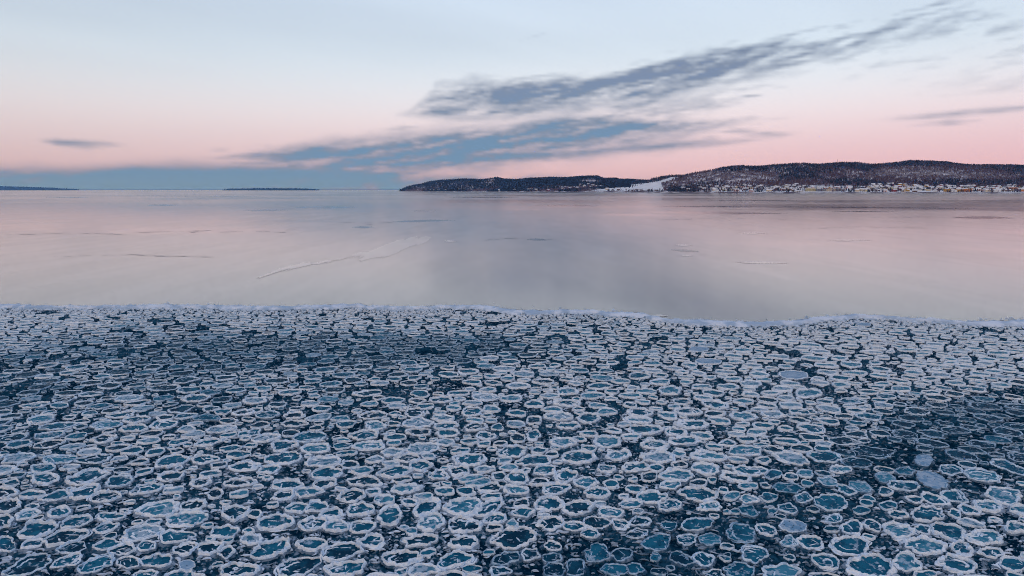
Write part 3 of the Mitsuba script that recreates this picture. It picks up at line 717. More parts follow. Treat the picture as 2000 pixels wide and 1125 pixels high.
LEADS = [
    (strip(1862, 1975, 425, 2.6, 0.006), 'dark purple lead of open water near the right edge of the level ice'),
    (strip(1285, 1480, 403, 0.9, 0.002), 'long thin dark lead below the wooded hill, left part'),
    (strip(1530, 1900, 404, 1.0, 0.009), 'longest thin dark lead on the level ice at right'),
    (strip(1045, 1168, 401, 0.9, 0.0), 'short thin dark lead in front of the headland'),
    (strip(574, 700, 405, 2.2, 0.0), 'blue lead below the low island'),
    (strip(475, 562, 411.5, 1.8, -0.01), 'faint blue lead left of the one below the low island'),
    (strip(766, 888, 433, 2.0, -0.02), 'blue curved lead in the middle distance below the headland tip'),
    (strip(803, 852, 412, 1.5, 0.0), 'small blue lead above the curved one in the middle distance'),
    (strip(686, 730, 444, 1.8, 0.0), 'small blue lead beside the left end of the curved lead'),
    (strip(1028, 1070, 467.5, 2.0, 0.03), 'small dark blue pool on the ice in the centre'),
    (strip(286, 348, 401, 1.3, 0.0), 'small blue lead at far left'),
    (strip(1310, 1366, 488, 2.2, 0.06), 'greyish smudge of open water right of the centre'),
    (strip(85, 180, 386, 0.7, 0.0), 'faint thin lead near the horizon at left'),
    (strip(400, 520, 383, 0.6, 0.0), 'faint thin lead near the horizon under the low island'),
    (strip(880, 1010, 386, 0.7, 0.0), 'faint thin lead just off the headland shore'),
    (strip(1380, 1560, 391, 0.7, 0.004), 'faint thin lead just off the wooded hill shore'),
    (strip(1620, 1760, 413, 0.8, 0.008), 'thin broken dark lead below the longest one'),
    (strip(1420, 1540, 417, 0.7, 0.004), 'thin broken dark lead left of the centre of the right half'),
]
for q, (pts, text) in enumerate(LEADS):
    blotch('lead' if q == 0 else 'lead_%03d' % q, pts, 'lead_material', 0.036, text, 'open lead')
FROST = [
    ([(842, 463), (838, 471), (805, 481), (778, 492), (748, 502), (714, 505), (686, 505), (688, 499), (722, 492), (750, 479), (776, 470), (814, 463)], 'largest pale frost patch on the level ice left of the centre'),
    ([(690, 503), (640, 513), (600, 519), (560, 528), (525, 538), (512, 539), (540, 527), (590, 515), (640, 508)], 'thin pale frost tail trailing left of the largest frost patch'),
    (strip(866, 892, 471, 2.0, 0.03), 'tiny pale frost patch right of the largest one'),
    (strip(1318, 1352, 479, 1.8, 0.02), 'small pale frost patch above the greyish smudge'),
    (strip(1332, 1352, 500, 1.4, 0.0), 'small pale frost patch below the greyish smudge'),
    (strip(1440, 1540, 513, 1.7, 0.02), 'long faint frost streak at right'),
    (strip(1276, 1304, 617, 1.8, 0.03), 'small pale slush patch just off the ice edge'),
    (strip(1620, 1700, 470, 1.6, -0.01), 'faint frost streak at right of the smooth ice'),
    (strip(1440, 1500, 456, 1.4, 0.0), 'short faint frost streak above the long one'),
]
for q, (pts, text) in enumerate(FROST):
    blotch('frost_patch' if q == 0 else 'frost_patch_%03d' % q, pts, 'frost_material', 0.046, text, 'frost patch', 0.22)

scene['crack_material'] = matte((0.13, 0.13, 0.16))
def crack(key, pts, width, label, material='crack_material'):
    """A jagged refrozen crack, a narrow ribbon that wanders and pinches."""
    p = np.array(pts, float)
    t = np.linspace(0, len(p) - 1, 160)
    gx, gy = on_water(np.interp(t, np.arange(len(p)), p[:, 0]), np.interp(t, np.arange(len(p)), p[:, 1]))
    path = np.stack([gx, gy], 1)
    tan = np.gradient(path, axis=0); L = np.hypot(*tan.T)[:, None]; nrm = np.stack([-tan[:, 1], tan[:, 0]], 1) / L
    s_ = np.cumsum(L[:, 0])
    size = s_[-1]
    j1 = sum(0.5 ** o * (meshkit.noise(np.stack([s_ / size * 9 * 2 ** o, s_ * 0 + p[0, 0], s_ * 0], -1), 95 + o) - 0.5) for o in range(4))
    path = path + nrm * (j1 * size * 0.035)[:, None]
    wd = width * np.clip(2.4 * meshkit.fbm(np.stack([s_ / size * 22, s_ * 0 + 3, s_ * 0 + p[0, 1]], -1), 3, 98) - 0.75, 0.04, 1.4) * np.minimum(1, np.minimum(np.arange(160), np.arange(160)[::-1]) / 12 + 0.05)
    a, b = path + nrm * wd[:, None] * .5, path - nrm * wd[:, None] * .5
    v = np.column_stack([np.vstack([a, b]), np.full(320, 0.041)])
    q = np.arange(159)
    add(key, (v, np.vstack([np.stack([q, q + 160, q + 161], 1), np.stack([q, q + 161, q + 1], 1)])), material)
    tag(key, label, 'crack')
CRACKS = [
    ([(0, 459), (90, 457), (180, 456), (250, 459)], 1.1, 'long thin crack in the ice near the left edge'),
    ([(255, 454), (330, 453), (410, 450), (370, 455)], 1.0, 'forked thin crack in the ice right of the long one at left'),
    ([(420, 454), (500, 452), (560, 455)], 0.9, 'short thin crack left of the largest frost patch'),
    ([(1700, 425), (1830, 424), (1990, 427)], 1.8, 'dark crack running through the purple lead at right'),
    ([(1290, 430), (1400, 426), (1560, 429)], 1.2, 'thin crack below the long leads right of centre'),
    ([(640, 436), (766, 434), (700, 441)], 1.0, 'thin crack joining the small blue lead and the curved lead'),
    ([(1560, 447), (1680, 443), (1820, 446)], 1.0, 'faint crack across the pink ice at right'),
    ([(100, 502), (260, 498), (420, 503)], 0.5, 'faint crack across the beige ice at left'),
    ([(940, 470), (1000, 466), (1090, 469)], 0.8, 'crack through the small dark pool in the centre'),
]
for q, (pts, wd, text) in enumerate(CRACKS):
    crack('ice_crack' if q == 0 else 'ice_crack_%03d' % q, pts, wd, text)

# ------------------------------------------------------------------ far shore: terrain
def snow_ground(p, n, uv):
    return tmix((0.16, 0.115, 0.13), (0.70, 0.68, 0.71), tstep(0.42, 0.66, tfbm(p.x * 0.03, p.y * 0.03, p.z * 0.08, 4)))
scene['snow_ground'] = matte(mikit.proc(snow_ground))
scene['snow'] = matte(vary((0.74, 0.76, 0.80), (0.86, 0.87, 0.89), 0.05))
scene['conifer_dark'] = matte((0.020, 0.022, 0.032))
scene['bare_branches'] = matte((0.150, 0.088, 0.098))
scene['frosted_branches'] = matte((0.36, 0.32, 0.34))
scene['far_wood'] = matte((0.012, 0.030, 0.048))

def ridge_of(pts):
    p = np.array(pts, float)
    return p[:, 0], p[:, 1]
SHORE = ridge_of([(700, 373.2), (785, 373.2), (900, 373.6), (1000, 374.1), (1120, 374.8), (1200, 375.2), (1300, 375.9), (1400, 376.5), (1540, 377.0), (2000, 377.4), (2300, 377.6)])
def shore_range(x):
    return CAM_H * FOCAL / (np.interp(x, *SHORE) - 370.5)

def height_at(y, D):
    """Height over the sea that shows at row y from D metres away."""
    return CAM_H + (370.5 - y) * D / FOCAL

def terrain(x0, x1, nx, shelf, ridge, depth_shelf, depth_ridge, back, seed, rough_amp):
    """Heights over a fan of distances: shore, shelf, slope, ridge, then falling away behind. Returns (X, Y, Z) grids."""
    px = np.linspace(x0, x1, nx)
    D0 = shore_range(px)
    tang = (px - 1000) / FOCAL
    sh = np.interp(px, *ridge_of(shelf)); rg = np.interp(px, *ridge_of(ridge))
    dsh = np.interp(px, *ridge_of(depth_shelf)); drg = np.interp(px, *ridge_of(depth_ridge))
    t = np.concatenate([[0, 0.01], np.linspace(0.04, 1, 26), np.linspace(1, 2, 46)[1:], np.linspace(2, 3, 16)[1:]])
    X, Y, Z = [], [], []
    Hs, Hr = height_at(sh, D0 + dsh), height_at(rg, D0 + drg)
    for u in t:
        if u <= 1:
            D = D0 + dsh * u; z = 1.2 + (Hs - 1.2) * u ** 1.05
            z = np.where(u == 0, -2.0, z)
        elif u <= 2:
            w = u - 1
            D = D0 + dsh + (drg - dsh) * w; z = Hs + (Hr - Hs) * (0.62 * math.sin(w * math.pi / 2) + 0.38 * np_step(0, 1, w))
        else:
            w = u - 2
            D = D0 + drg + back * w; z = Hr - (Hr + 5) * np_step(0, 1, w) * 0.9
        X.append(tang * D); Y.append(D); Z.append(z)
    X, Y, Z = np.array(X), np.array(Y), np.array(Z)
    bump = meshkit.fbm(np.stack([X / 180, Y / 180, X * 0], -1), 5, seed) - 0.5
    env = np.clip(t[:, None] - 0.6, 0, 1) * np.clip((2.15 - t[:, None]) * 2, 0.25, 1)
    Z = Z + bump * rough_amp * env
    return X, Y, Z

def grid_mesh(X, Y, Z):
    a, b = X.shape
    i, j = np.meshgrid(np.arange(a - 1), np.arange(b - 1), indexing='ij')
    o = i * b + j
    v = np.stack([X, Y, Z], -1).reshape(-1, 3)
    return v, np.vstack([np.stack([o, o + 1, o + b + 1], -1).reshape(-1, 3), np.stack([o, o + b + 1, o + b], -1).reshape(-1, 3)])

HEAD_RIDGE = [(783, 373), (785, 372.5), (798, 366.5), (810, 364.0), (823, 362), (840, 357), (861, 354), (886, 353), (917, 352), (945, 353.5), (962, 350.5), (972, 349.5), (983, 352), (1008, 353.5), (1033, 351), (1075, 349), (1106, 349.4), (1134, 347.4), (1165, 347), (1177, 351.5),
              (1201, 351.5), (1208, 354), (1226, 354), (1256, 356), (1290, 357), (1330, 358), (1360, 360)]
HILL_RIDGE = [(1262, 357), (1270, 352), (1287, 348), (1305, 344.5), (1331, 344), (1351, 339), (1384, 335), (1406, 331), (1435, 327.5), (1472, 328.5), (1505, 326.5), (1538, 324.5), (1560, 322.3), (1590, 325), (1632, 321), (1664, 321), (1690, 324.5), (1724, 322.6), (1765, 318), (1788, 319.5), (1834, 321),
              (1857, 325), (1871, 327), (1931, 328), (2000, 328), (2150, 326), (2300, 330)]
head = terrain(783, 1360, 300, [(783, 372.8), (850, 371.8), (960, 371), (1090, 369), (1160, 367), (1200, 370), (1290, 367), (1360, 366)], HEAD_RIDGE, [(783, 40), (850, 150), (1000, 260), (1150, 330), (1360, 400)], [(783, 80), (850, 500), (1000, 900), (1360, 1500)], 900, 3, 16)
hill = terrain(1225, 2300, 420, [(1225, 371), (1262, 369), (1300, 358), (1330, 364), (1400, 364.5), (1500, 364.5), (1600, 363), (1800, 364), (2000, 364.5), (2300, 365)], [(1225, 370)] + HILL_RIDGE, [(1225, 120), (1300, 330), (2300, 350)], [(1225, 300), (1262, 500), (1330, 700), (1500, 950), (2300, 1050)], 900, 5, 34)
add('headland', grid_mesh(*head), 'snow_ground', True); tag('headland', kind='structure')
add('hills', grid_mesh(*hill), 'snow_ground', True); tag('hills', kind='structure')
import shapely
FIELD = shapely.Polygon([(1150, 372.6), (1190, 367.5), (1229, 365.5), (1231, 360.5), (1262, 358), (1285, 354), (1308, 346.5), (1322, 347), (1304, 354), (1288, 361), (1292, 368), (1296, 372), (1240, 373.2)])   # the open snow field
open_snow = []
for terr in (head, hill):
    v_, f_ = grid_mesh(*terr)
    c_ = v_[f_].mean(1)
    qx, qy = 1000 + FOCAL * c_[:, 0] / c_[:, 1], 370.5 - (c_[:, 2] - CAM_H) * FOCAL / c_[:, 1]
    rowi = np.repeat(np.arange(terr[0].shape[0] - 1), terr[0].shape[1] - 1)
    rowi = np.concatenate([rowi, rowi])
    keep_ = (shapely.contains_xy(FIELD, qx, qy) | ((rowi > 2) & (rowi < 26) & (qx > 1385) & (terr is hill))) & (rowi > 1) & (rowi < 72)
    open_snow.append((v_ + np.array([0, 0, 0.5]), f_[keep_]))

add('snow_field', join(open_snow), 'snow', True); tag('snow_field', kind='structure')

# far coasts, low and blue with distance
def coast(key, prof, D, deep, label):
    p = np.array(prof, float)
    px = np.linspace(p[0, 0], p[-1, 0], 160)
    H = height_at(np.interp(px, p[:, 0], p[:, 1]), D)
    H = np.maximum(0, H + (meshkit.fbm(np.stack([px * 0.2, px * 0, px * 0], -1), 4, 15) - .5) * 10 * (H > 2))
    tang = (px - 1000) / FOCAL
    rows_ = [(D - deep * 0.35, -3 + 0 * H), (D - deep * 0.33, np.minimum(H, 4)), (D - deep * 0.1, H * 0.8), (D, H), (D + deep * .5, H * 0.6), (D + deep, 0 * H - 3)]
    X, Y, Z = (np.array([tang * d for d, _ in rows_]), np.array([np.full(len(px), d) for d, _ in rows_]), np.array([h for _, h in rows_]))
    add(key, grid_mesh(X, Y, Z), 'far_wood', True)
    tag(key, label, 'coast', kind='structure')
coast('far_coast', [(-900, 357), (-400, 360), (-100, 361.5), (0, 363), (60, 365), (110, 366.6), (163, 369.6)], 13500, 1500, None)
coast('low_island', [(440, 370.2), (458, 368.3), (520, 367.4), (580, 367.6), (612, 368.8), (628, 370.1)], 11500, 900, None)

# ------------------------------------------------------------------ woods
from scipy.interpolate import RegularGridInterpolator
def sample(terr, n, seed):
    """Points spread evenly over the ground of a terrain: positions, and u = 0 shore, 1 back of the shelf, 2 ridge."""
    X, Y, Z = terr
    r = np.random.default_rng(seed)
    a, b = X.shape
    area = np.abs((X[1:, 1:] - X[:-1, :-1]) * (Y[1:, 1:] - Y[:-1, :-1]) ) + np.abs(X[:-1, 1:] - X[:-1, :-1]) * np.abs(Y[1:, :-1] - Y[:-1, :-1])
    area[:2] = 0
    area[72:] *= 0.12
    pick = r.choice(area.size, n, p=(area / area.sum()).ravel())
    i, j = pick // (b - 1), pick % (b - 1)
    u, w = r.uniform(0, 1, n), r.uniform(0, 1, n)
    def at(A):
        return (A[i, j] * (1 - u) + A[i + 1, j] * u) * (1 - w) + (A[i, j + 1] * (1 - u) + A[i + 1, j + 1] * u) * w
    tt = np.concatenate([[0, 0.01], np.linspace(0.04, 1, 26), np.linspace(1, 2, 46)[1:], np.linspace(2, 3, 16)[1:]])
    return at(X), at(Y), at(Z), tt[i] * (1 - u) + tt[i + 1] * u, r

def conifers(x, y, z, h, r):
    """Each a trunkless spire of two ragged skirts: ten triangles."""
    n, k = len(x), 5
    parts = []
    for (z0, z1, w) in ((0.0, 0.72, 0.23), (0.42, 1.0, 0.15)):
        a = np.arange(k) * 2 * np.pi / k + r.uniform(0, 6.28, (n, 1))
        rr = (h * w)[:, None] * r.uniform(0.65, 1.3, (n, k))
        base = np.stack([x[:, None] + np.cos(a) * rr, y[:, None] + np.sin(a) * rr, (z + h * z0)[:, None] + r.uniform(-.04, .06, (n, k)) * h[:, None]], -1)
        tip = np.stack([x, y, z + h * z1], -1)[:, None]
        v = np.concatenate([base, tip], 1).reshape(-1, 3)
        o = np.arange(n)[:, None] * (k + 1); i = np.arange(k)
        parts.append((v, np.stack([o + i, o + (i + 1) % k, np.broadcast_to(o + k, (n, k))], -1).reshape(-1, 3)))
    return join(parts)

def bare_trees(x, y, z, h, r):
    """Each a loose fan of thin upright twig blades, so that the snow behind shows through."""
    n, k = len(x), 5
    a = r.uniform(0, 6.28, (n, k)); lean = r.uniform(0.08, 0.34, (n, k)) * h[:, None]
    tx, ty = x[:, None] + np.cos(a) * lean, y[:, None] + np.sin(a) * lean
    tz = z[:, None] + h[:, None] * r.uniform(0.6, 1.0, (n, k))
    wd = h[:, None] * r.uniform(0.05, 0.11, (n, k)); b = r.uniform(0, 6.28, (n, k))
    ox, oy = np.cos(b) * wd, np.sin(b) * wd
    mid = 0.62
    mx, my, mz = x[:, None] * (1 - mid) + tx * mid, y[:, None] * (1 - mid) + ty * mid, z[:, None] * (1 - mid) + tz * mid
    root = np.stack([np.broadcast_to(x[:, None], (n, k)), np.broadcast_to(y[:, None], (n, k)), np.broadcast_to(z[:, None], (n, k))], -1)
    v = np.stack([root, np.stack([mx + ox, my + oy, mz], -1), np.stack([tx, ty, tz], -1), np.stack([mx - ox, my - oy, mz], -1)], 2).reshape(-1, 3)
    o = np.arange(n * k) * 4
    return v, np.vstack([np.stack([o, o + 1, o + 2], 1), np.stack([o, o + 2, o + 3], 1)])

def px_of(x, y):
    return 1000 + FOCAL * x / y
def row_of(z, y):
    return 370.5 - (z - CAM_H) * FOCAL / y

x, y, z, u, r = sample(hill, 90000, 101)
kx, ky = px_of(x, y), row_of(z, y)
dens = meshkit.fbm(np.stack([x / 150, y / 150, x * 0], -1), 4, 201)
field = shapely.contains_xy(FIELD, kx, ky)
crag = np.exp(-((kx - 1745) / 75) ** 2 - ((ky - 340) / 11) ** 2) + np.exp(-((kx - 1430) / 75) ** 2 - ((ky - 345) / 10) ** 2) + 0.8 * np.exp(-((kx - 1900) / 80) ** 2 - ((ky - 347) / 9) ** 2) + 0.6 * np.exp(-((kx - 1830) / 60) ** 2 - ((ky - 343) / 8) ** 2)
cut = np.exp(-((kx - 1452) / 9) ** 2 - ((ky - 333) / 2.5) ** 2) + np.exp(-((kx - 1560) / 12) ** 2 - ((ky - 325) / 2.0) ** 2) + 0.8 * np.exp(-((kx - 1970) / 26) ** 2 - ((ky - 332) / 2.2) ** 2)
slope = u > 1.0
is_con = slope & ~field & (r.uniform(0, 1, len(x)) < 0.66) & (dens + 0.30 * (u - 1.2) - 0.55 * crag + r.normal(0, .07, len(x)) > 0.50) & (r.uniform(0, 1, len(x)) > cut * 1.3)
is_bare = slope & ~field & ~is_con & (r.uniform(0, 1, len(x)) > 0.12 + 0.40 * crag) & (r.uniform(0, 1, len(x)) > cut * 1.3)
x2, y2, z2, u2, r2 = sample(head, 50000, 102)
hx, hy = px_of(x2, y2), row_of(z2, y2)
d2 = meshkit.fbm(np.stack([x2 / 170, y2 / 170, x2 * 0], -1), 4, 202)
open_ = np.exp(-((hx - 1150) / 32) ** 2 - ((hy - 354) / 4.5) ** 2) + np.exp(-((hx - 1110) / 45) ** 2 - ((hy - 366) / 2.2) ** 2) + 0.9 * np.exp(-((hx - 962) / 9) ** 2 - ((hy - 352.5) / 3.5) ** 2) + 0.7 * np.exp(-((hx - 953) / 14) ** 2 - ((hy - 358) / 2.5) ** 2) + 0.5 * np.exp(-((hx - 912) / 14) ** 2 - ((hy - 366) / 3) ** 2) + 0.6 * np.exp(-((hx - 1030) / 10) ** 2 - ((hy - 367) / 2.2) ** 2)
snow_field = shapely.contains_xy(FIELD, hx, hy)
keep2 = (r2.uniform(0, 1, len(x2)) > open_ * 1.15) & ~(snow_field & (r2.uniform(0, 1, len(x2)) > 0.015)) & (u2 > 0.06)
keep2 &= ~((hx > 1145) & (hx < 1300) & (u2 < 0.9) & (r2.uniform(0, 1, len(x2)) < 0.90))
con2 = keep2 & (d2 + 0.22 * np.clip(u2 - 1, -.4, 1) + r2.normal(0, .07, len(x2)) > 0.40)
bare2 = keep2 & ~con2 & (r2.uniform(0, 1, len(x2)) > 0.35)
shelf_trees = (u < 1.0) & (u > 0.05) & ~field & (r.uniform(0, 1, len(x)) < np.where(kx < 1400, 0.55, np.where(kx < 1560, 0.28, 0.14))) & (dens > 0.40)
hc = lambda rr, k, lo, hi: rr.uniform(lo, hi, k)
con_parts = [conifers(x[is_con], y[is_con], z[is_con] - 0.5, hc(r, is_con.sum(), 6, 13), r), conifers(x2[con2], y2[con2], z2[con2] - .5, hc(r2, con2.sum(), 7, 15), r2)]
st = shelf_trees & (r.uniform(0, 1, len(x)) < 0.5)
con_parts.append(conifers(x[st], y[st], z[st] - 0.5, hc(r, st.sum(), 5, 12), r))
add('conifer_wood', join(con_parts), 'conifer_dark')
tag('conifer_wood', 'dark conifer wood covering the hills on the far shore', 'wood', kind='stuff')
st2 = shelf_trees & ~st
fr_b = is_bare & (r.uniform(0, 1, len(x)) < 0.10 + 0.62 * crag)
br = (is_bare & ~fr_b) | st2
add('bare_wood', join([bare_trees(x[br], y[br], z[br] - .3, hc(r, br.sum(), 6, 13), r), bare_trees(x2[bare2], y2[bare2], z2[bare2] - .3, hc(r2, bare2.sum(), 7, 14), r2)]), 'bare_branches')
tag('bare_wood', 'brown leafless wood on the slopes of the far shore', 'wood', kind='stuff')
add('frosted_wood', bare_trees(x[fr_b], y[fr_b], z[fr_b] - .3, hc(r, fr_b.sum(), 5, 10), r), 'frosted_branches')
tag('frosted_wood', 'pale frosted thicket on the crags of the far hill', 'wood', kind='stuff')

# ------------------------------------------------------------------ the town: houses along the shore
WALLS = {'white': (0.72, 0.72, 0.72), 'cream': (0.62, 0.52, 0.38), 'grey': (0.30, 0.31, 0.33), 'red': (0.30, 0.055, 0.045), 'ochre': (0.50, 0.28, 0.07), 'orange': (0.52, 0.20, 0.07), 'brown': (0.13, 0.075, 0.05), 'yellow': (0.58, 0.50, 0.28), 'pale pink': (0.62, 0.42, 0.38)}
for k, c in WALLS.items():
    scene['wall_' + k.replace(' ', '_')] = matte(c)
scene['roof_snow'] = matte((0.80, 0.81, 0.84))
scene['roof_dark'] = matte((0.06, 0.06, 0.07))
scene['window_glass'] = rough((0.02, 0.022, 0.03), 0.05, 1.5)

def ground_z(terr, px, D):
    X, Y, Z = terr
    cols = np.linspace(GX[id(X)][0], GX[id(X)][1], X.shape[1])
    j = np.interp(px, cols, np.arange(len(cols)))
    j0 = int(min(j, X.shape[1] - 2)); w = j - j0
    yc, zc = Y[:, j0] * (1 - w) + Y[:, j0 + 1] * w, Z[:, j0] * (1 - w) + Z[:, j0 + 1] * w
    return float(np.interp(D, yc, zc))
GX = {id(head[0]): (783, 1360), id(hill[0]): (1225, 2300)}

def gable(L, W, H, rise, over=0.5):
    """(walls with gables, roof slab) of a house, long side along x."""
    a, b = L / 2, W / 2
    wv = np.array([(-a, -b, -2), (a, -b, -2), (a, b, -2), (-a, b, -2), (-a, -b, H), (a, -b, H), (a, b, H), (-a, b, H), (-a, 0, H + rise), (a, 0, H + rise)])
    wf = np.array([(0, 1, 5), (0, 5, 4), (2, 3, 7), (2, 7, 6), (1, 2, 6), (1, 6, 5), (5, 6, 9), (3, 0, 4), (3, 4, 7), (7, 4, 8)])
    a += over; b2 = b + over; e = H - over * rise / b + 0.05; t = 0.35
    rv = np.array([(-a, -b2, e), (a, -b2, e), (a, 0, H + rise + .05), (-a, 0, H + rise + .05), (a, b2, e), (-a, b2, e)])
    rv = np.vstack([rv, rv + [0, 0, t]])
    rf = np.array([(6, 7, 8), (6, 8, 9), (9, 8, 10), (9, 10, 11), (0, 2, 1), (0, 3, 2), (3, 4, 2), (3, 5, 4), (0, 1, 7), (0, 7, 6), (4, 5, 11), (4, 11, 10), (1, 2, 8), (1, 8, 7), (2, 4, 10), (2, 10, 8), (0, 6, 9), (0, 9, 3), (3, 9, 11), (3, 11, 5)])
    return (wv, wf), (rv, rf)

def flat_block(L, W, H):
    a, b = L / 2, W / 2
    box = trimesh.creation.box((L, W, H + 2)); box.apply_translation((0, 0, H / 2 - 1))
    cap = trimesh.creation.box((L + .8, W + .8, 0.5)); cap.apply_translation((0, 0, H + 0.25))
    return (np.array(box.vertices), np.array(box.faces)), (np.array(cap.vertices), np.array(cap.faces))

SHAPES = {}
def shape(kind, *dims):
    if (kind,) + dims not in SHAPES:
        w, rf = gable(*dims) if kind == 'gable' else flat_block(*dims)
        SHAPES[(kind,) + dims] = (mikit.ply(w), mikit.ply(rf))
    return SHAPES[(kind,) + dims]

count = {}
def house(name, px, D, terr, kind, dims, wall, roof, turn, label, group=None, windows=0):
    q = count.get(name, 0); count[name] = q + 1
    key = name if q == 0 else '%s_%03d' % (name, q)
    zg = ground_z(terr, px, D)
    to = T().translate([(px - 1000) / FOCAL * D, D, zg]).rotate([0, 0, 1], turn)
    w, rf = shape(kind, *dims)
    scene[key + '__wall'] = {**w, 'bsdf': {'type': 'ref', 'id': 'wall_' + wall.replace(' ', '_')}, 'to_world': to}
    scene[key + '__roof'] = {**rf, 'bsdf': {'type': 'ref', 'id': roof}, 'to_world': to}
    if windows:
        L, W, H = dims[:3]
        floors = max(1, int(H // 3.2))
        n_ = 0
        for fl in range(floors):
            for k in range(windows):
                bx = trimesh.creation.box((L / windows * 0.5, 0.12, 1.6)); bx.apply_translation((-L / 2 + (k + .5) * L / windows, -W / 2 - 0.05, 1.8 + fl * 3.2))
                scene[key + '__window' + ('' if n_ == 0 else '_%03d' % n_)] = {**mikit.ply((np.array(bx.vertices), np.array(bx.faces))), 'bsdf': {'type': 'ref', 'id': 'window_glass'}, 'to_world': to}
                n_ += 1
    tag(key, label, 'house' if name == 'house' else 'building', group)
    return key

hr = np.random.default_rng(77)
SPECIAL = [
    ('apartment_block', 1577, 60, hill, 'flat', (26, 12, 9.5), 'yellow', 'roof_snow', 4, 'yellow flat-roofed block standing alone on the shore of the town', 6),
    ('apartment_block', 1598, 60, hill, 'flat', (30, 11, 7.5), 'grey', 'roof_snow', 2, 'long grey block right of the yellow block', 7),
    ('apartment_block', 1616, 55, hill, 'flat', (26, 12, 8), 'cream', 'roof_snow', -4, 'cream block second to the right of the yellow block', 6),
    ('apartment_block', 1634, 70, hill, 'flat', (24, 12, 8), 'grey', 'roof_snow', 3, 'grey block third to the right of the yellow block', 6),
    ('apartment_block', 1844, 45, hill, 'flat', (24, 11, 8.5), 'ochre', 'roof_snow', 0, 'leftmost of the three ochre blocks on the waterfront', 6),
    ('apartment_block', 1862, 45, hill, 'flat', (26, 11, 7.5), 'ochre', 'roof_snow', 0, 'middle one of the three ochre blocks on the waterfront', 6),
    ('apartment_block', 1880, 45, hill, 'flat', (22, 11, 9), 'orange', 'roof_snow', 0, 'rightmost and most orange of the three waterfront blocks', 5),
    ('apartment_block', 1969, 120, hill, 'flat', (20, 12, 9.5), 'orange', 'roof_snow', -6, 'orange block standing above the waterfront at far right', 5),
    ('house', 1459, 250, hill, 'gable', (13, 9, 6.5, 3), 'red', 'roof_snow', 10, 'red house at the foot of the wooded hill', 0),
    ('house', 1984, 60, hill, 'gable', (16, 10, 7, 3.5), 'orange', 'roof_snow', -12, 'orange house by the water at the right edge', 0),
    ('house', 1555, 30, hill, 'gable', (24, 10, 3.5, 2.5), 'white', 'roof_snow', 3, 'low white boathouse at the water left of the yellow block', 0),
    ('house', 1242, 150, head, 'gable', (11, 8, 5.5, 3), 'brown', 'roof_snow', 20, 'lone brown farmhouse on the open snow field', 0),
]
for name, px, d, terr, kind, dims, wall, roof, turn, label, win in SPECIAL:
    house(name, px, float(shore_range(px)) + d, terr, kind, dims, wall, roof, turn, label, None, win)

taken = [(s[1], s[2]) for s in SPECIAL]
wall_names = ['white', 'cream', 'grey', 'red', 'ochre', 'brown', 'pale pink', 'yellow']
wall_p = [.26, .22, .11, .09, .09, .12, .09, .02]
placed = 0
tries = 0
while placed < 252 and tries < 30000:
    tries += 1
    px = hr.uniform(1350, 2060)
    weight = 1.0 if px > 1660 else 0.75 if px > 1490 else 0.38
    if hr.uniform() > weight:
        continue
    d = hr.uniform(25, 345)
    if px < 1660 and px > 1560 and d < 110:
        continue
    if 1570 < px < 1680 and d > 230:
        continue
    if any(abs(px - a) * 1.72 < 12 and abs(d - b) < 18 for a, b in taken):
        continue
    taken.append((px, d))
    wall = str(hr.choice(wall_names, p=wall_p))
    L = float(hr.choice([9, 11, 13, 16])); W = float(hr.choice([7, 8.5])); H = float(hr.choice([4.5, 5.5, 6.5]))
    where = 'by the water' if d < 110 else 'in the middle rows' if d < 230 else 'in the top rows'
    part = 'left end' if px < 1560 else 'middle' if px < 1780 else 'right end'
    roof = 'roof_snow' if hr.uniform() < 0.8 else 'roof_dark'
    rt = 'snowy' if roof == 'roof_snow' else 'bare dark'
    house('house', px, float(shore_range(px)) + d, hill, 'gable', (L, W, H, round(W * 0.36, 2)), wall, roof, float(hr.choice([0, 8, -12, 25, -30, 90])),
          '%s house with a %s roof %s, %s of town' % (wall, rt, where, part), '%s houses with %s roofs %s, %s of the town' % (wall, rt, where, part))
    placed += 1
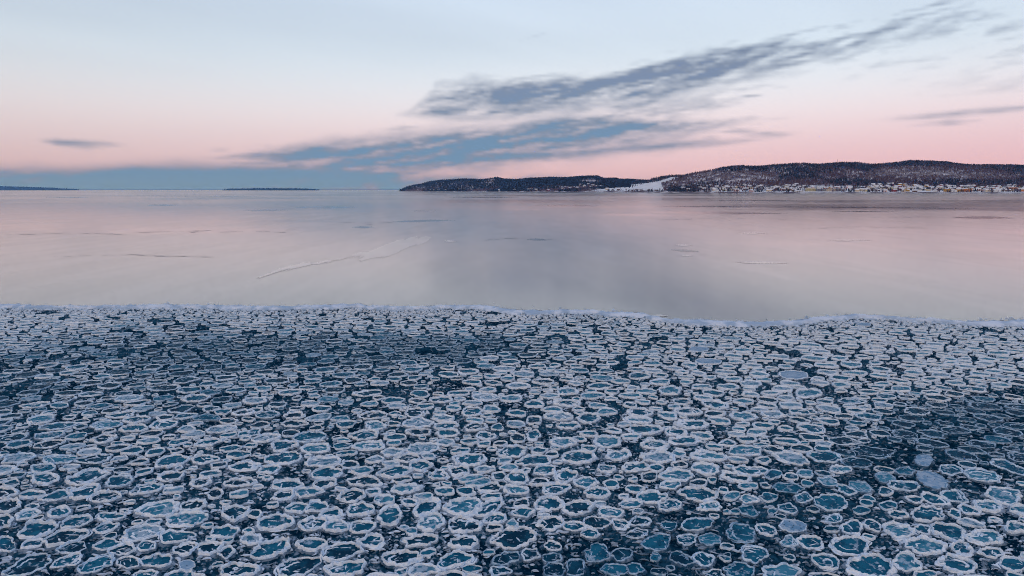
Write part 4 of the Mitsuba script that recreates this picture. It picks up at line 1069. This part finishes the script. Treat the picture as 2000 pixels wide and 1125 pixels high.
# scattered farms and cottages along the headland
for px, dd, wall in [(818, 40, 'white'), (841, 50, 'cream'), (848, 60, 'white'), (858, 55, 'pale pink'), (872, 60, 'red'), (899, 180, 'white'), (908, 150, 'white'), (912, 110, 'cream'), (916, 170, 'white'), (922, 120, 'brown'), (934, 160, 'white'), (975, 70, 'white'), (1004, 80, 'cream'), (1032, 110, 'white'), (1038, 140, 'white'), (1046, 90, 'cream'),
                     (1070, 60, 'red'), (1098, 200, 'white'), (1112, 240, 'brown'), (1126, 220, 'white'), (1140, 420, 'white'), (1148, 500, 'grey'), (1156, 440, 'white'), (1133, 470, 'cream'), (1163, 380, 'red'), (1171, 430, 'white'), (1152, 350, 'brown'), (1184, 200, 'cream'), (1206, 180, 'brown'), (1330, 150, 'white'), (1342, 70, 'grey')]:
    terr = head if px < 1300 else hill
    side = 'near the tip of the headland' if px < 880 else 'in the hamlet under the dark headland wood' if px < 960 else 'along the headland shore' if px < 1090 else 'in the snowy clearing on the headland' if px < 1200 else 'beside the snow field'
    house('house', px, float(shore_range(px)) + dd, terr, 'gable', (14.0, 9.0, 6.5, 3.2), wall, 'roof_snow', float(hr.choice([0, 12, -18, 40])), '%s house with a snowy roof %s' % (wall, side), '%s houses %s' % (wall, side))

# a thin mast on the skyline of the hill
mx, mD = 1625, float(shore_range(1625)) + 985
mz = ground_z(hill, mx, mD)
mast = trimesh.creation.cylinder(radius=0.6, height=24, sections=6); mast.apply_translation(((mx - 1000) / FOCAL * mD, mD, mz + 11))
add('mast', mast, 'roof_dark'); tag('mast', 'thin mast standing on the skyline of the wooded hill', 'mast')

# ------------------------------------------------------------------ haze: the far coasts fade to blue
HAZE = True
if HAZE:
    scene['haze_air'] = {'type': 'homogeneous', 'albedo': {'type': 'rgb', 'value': [0.95, 0.95, 0.95]}, 'sigma_t': {'type': 'rgb', 'value': [0.9e-5, 2.1e-5, 4.2e-5]}}
    scene['haze'] = {'type': 'cube', 'to_world': T().translate([0, -3500, 140]).scale([31000, 26500, 145]), 'bsdf': {'type': 'null'}, 'interior': {'type': 'ref', 'id': 'haze_air'}}
    scene['camera']['medium'] = {'type': 'ref', 'id': 'haze_air'}
    tag('haze', 'thin blue haze over the water', 'haze', kind='stuff')
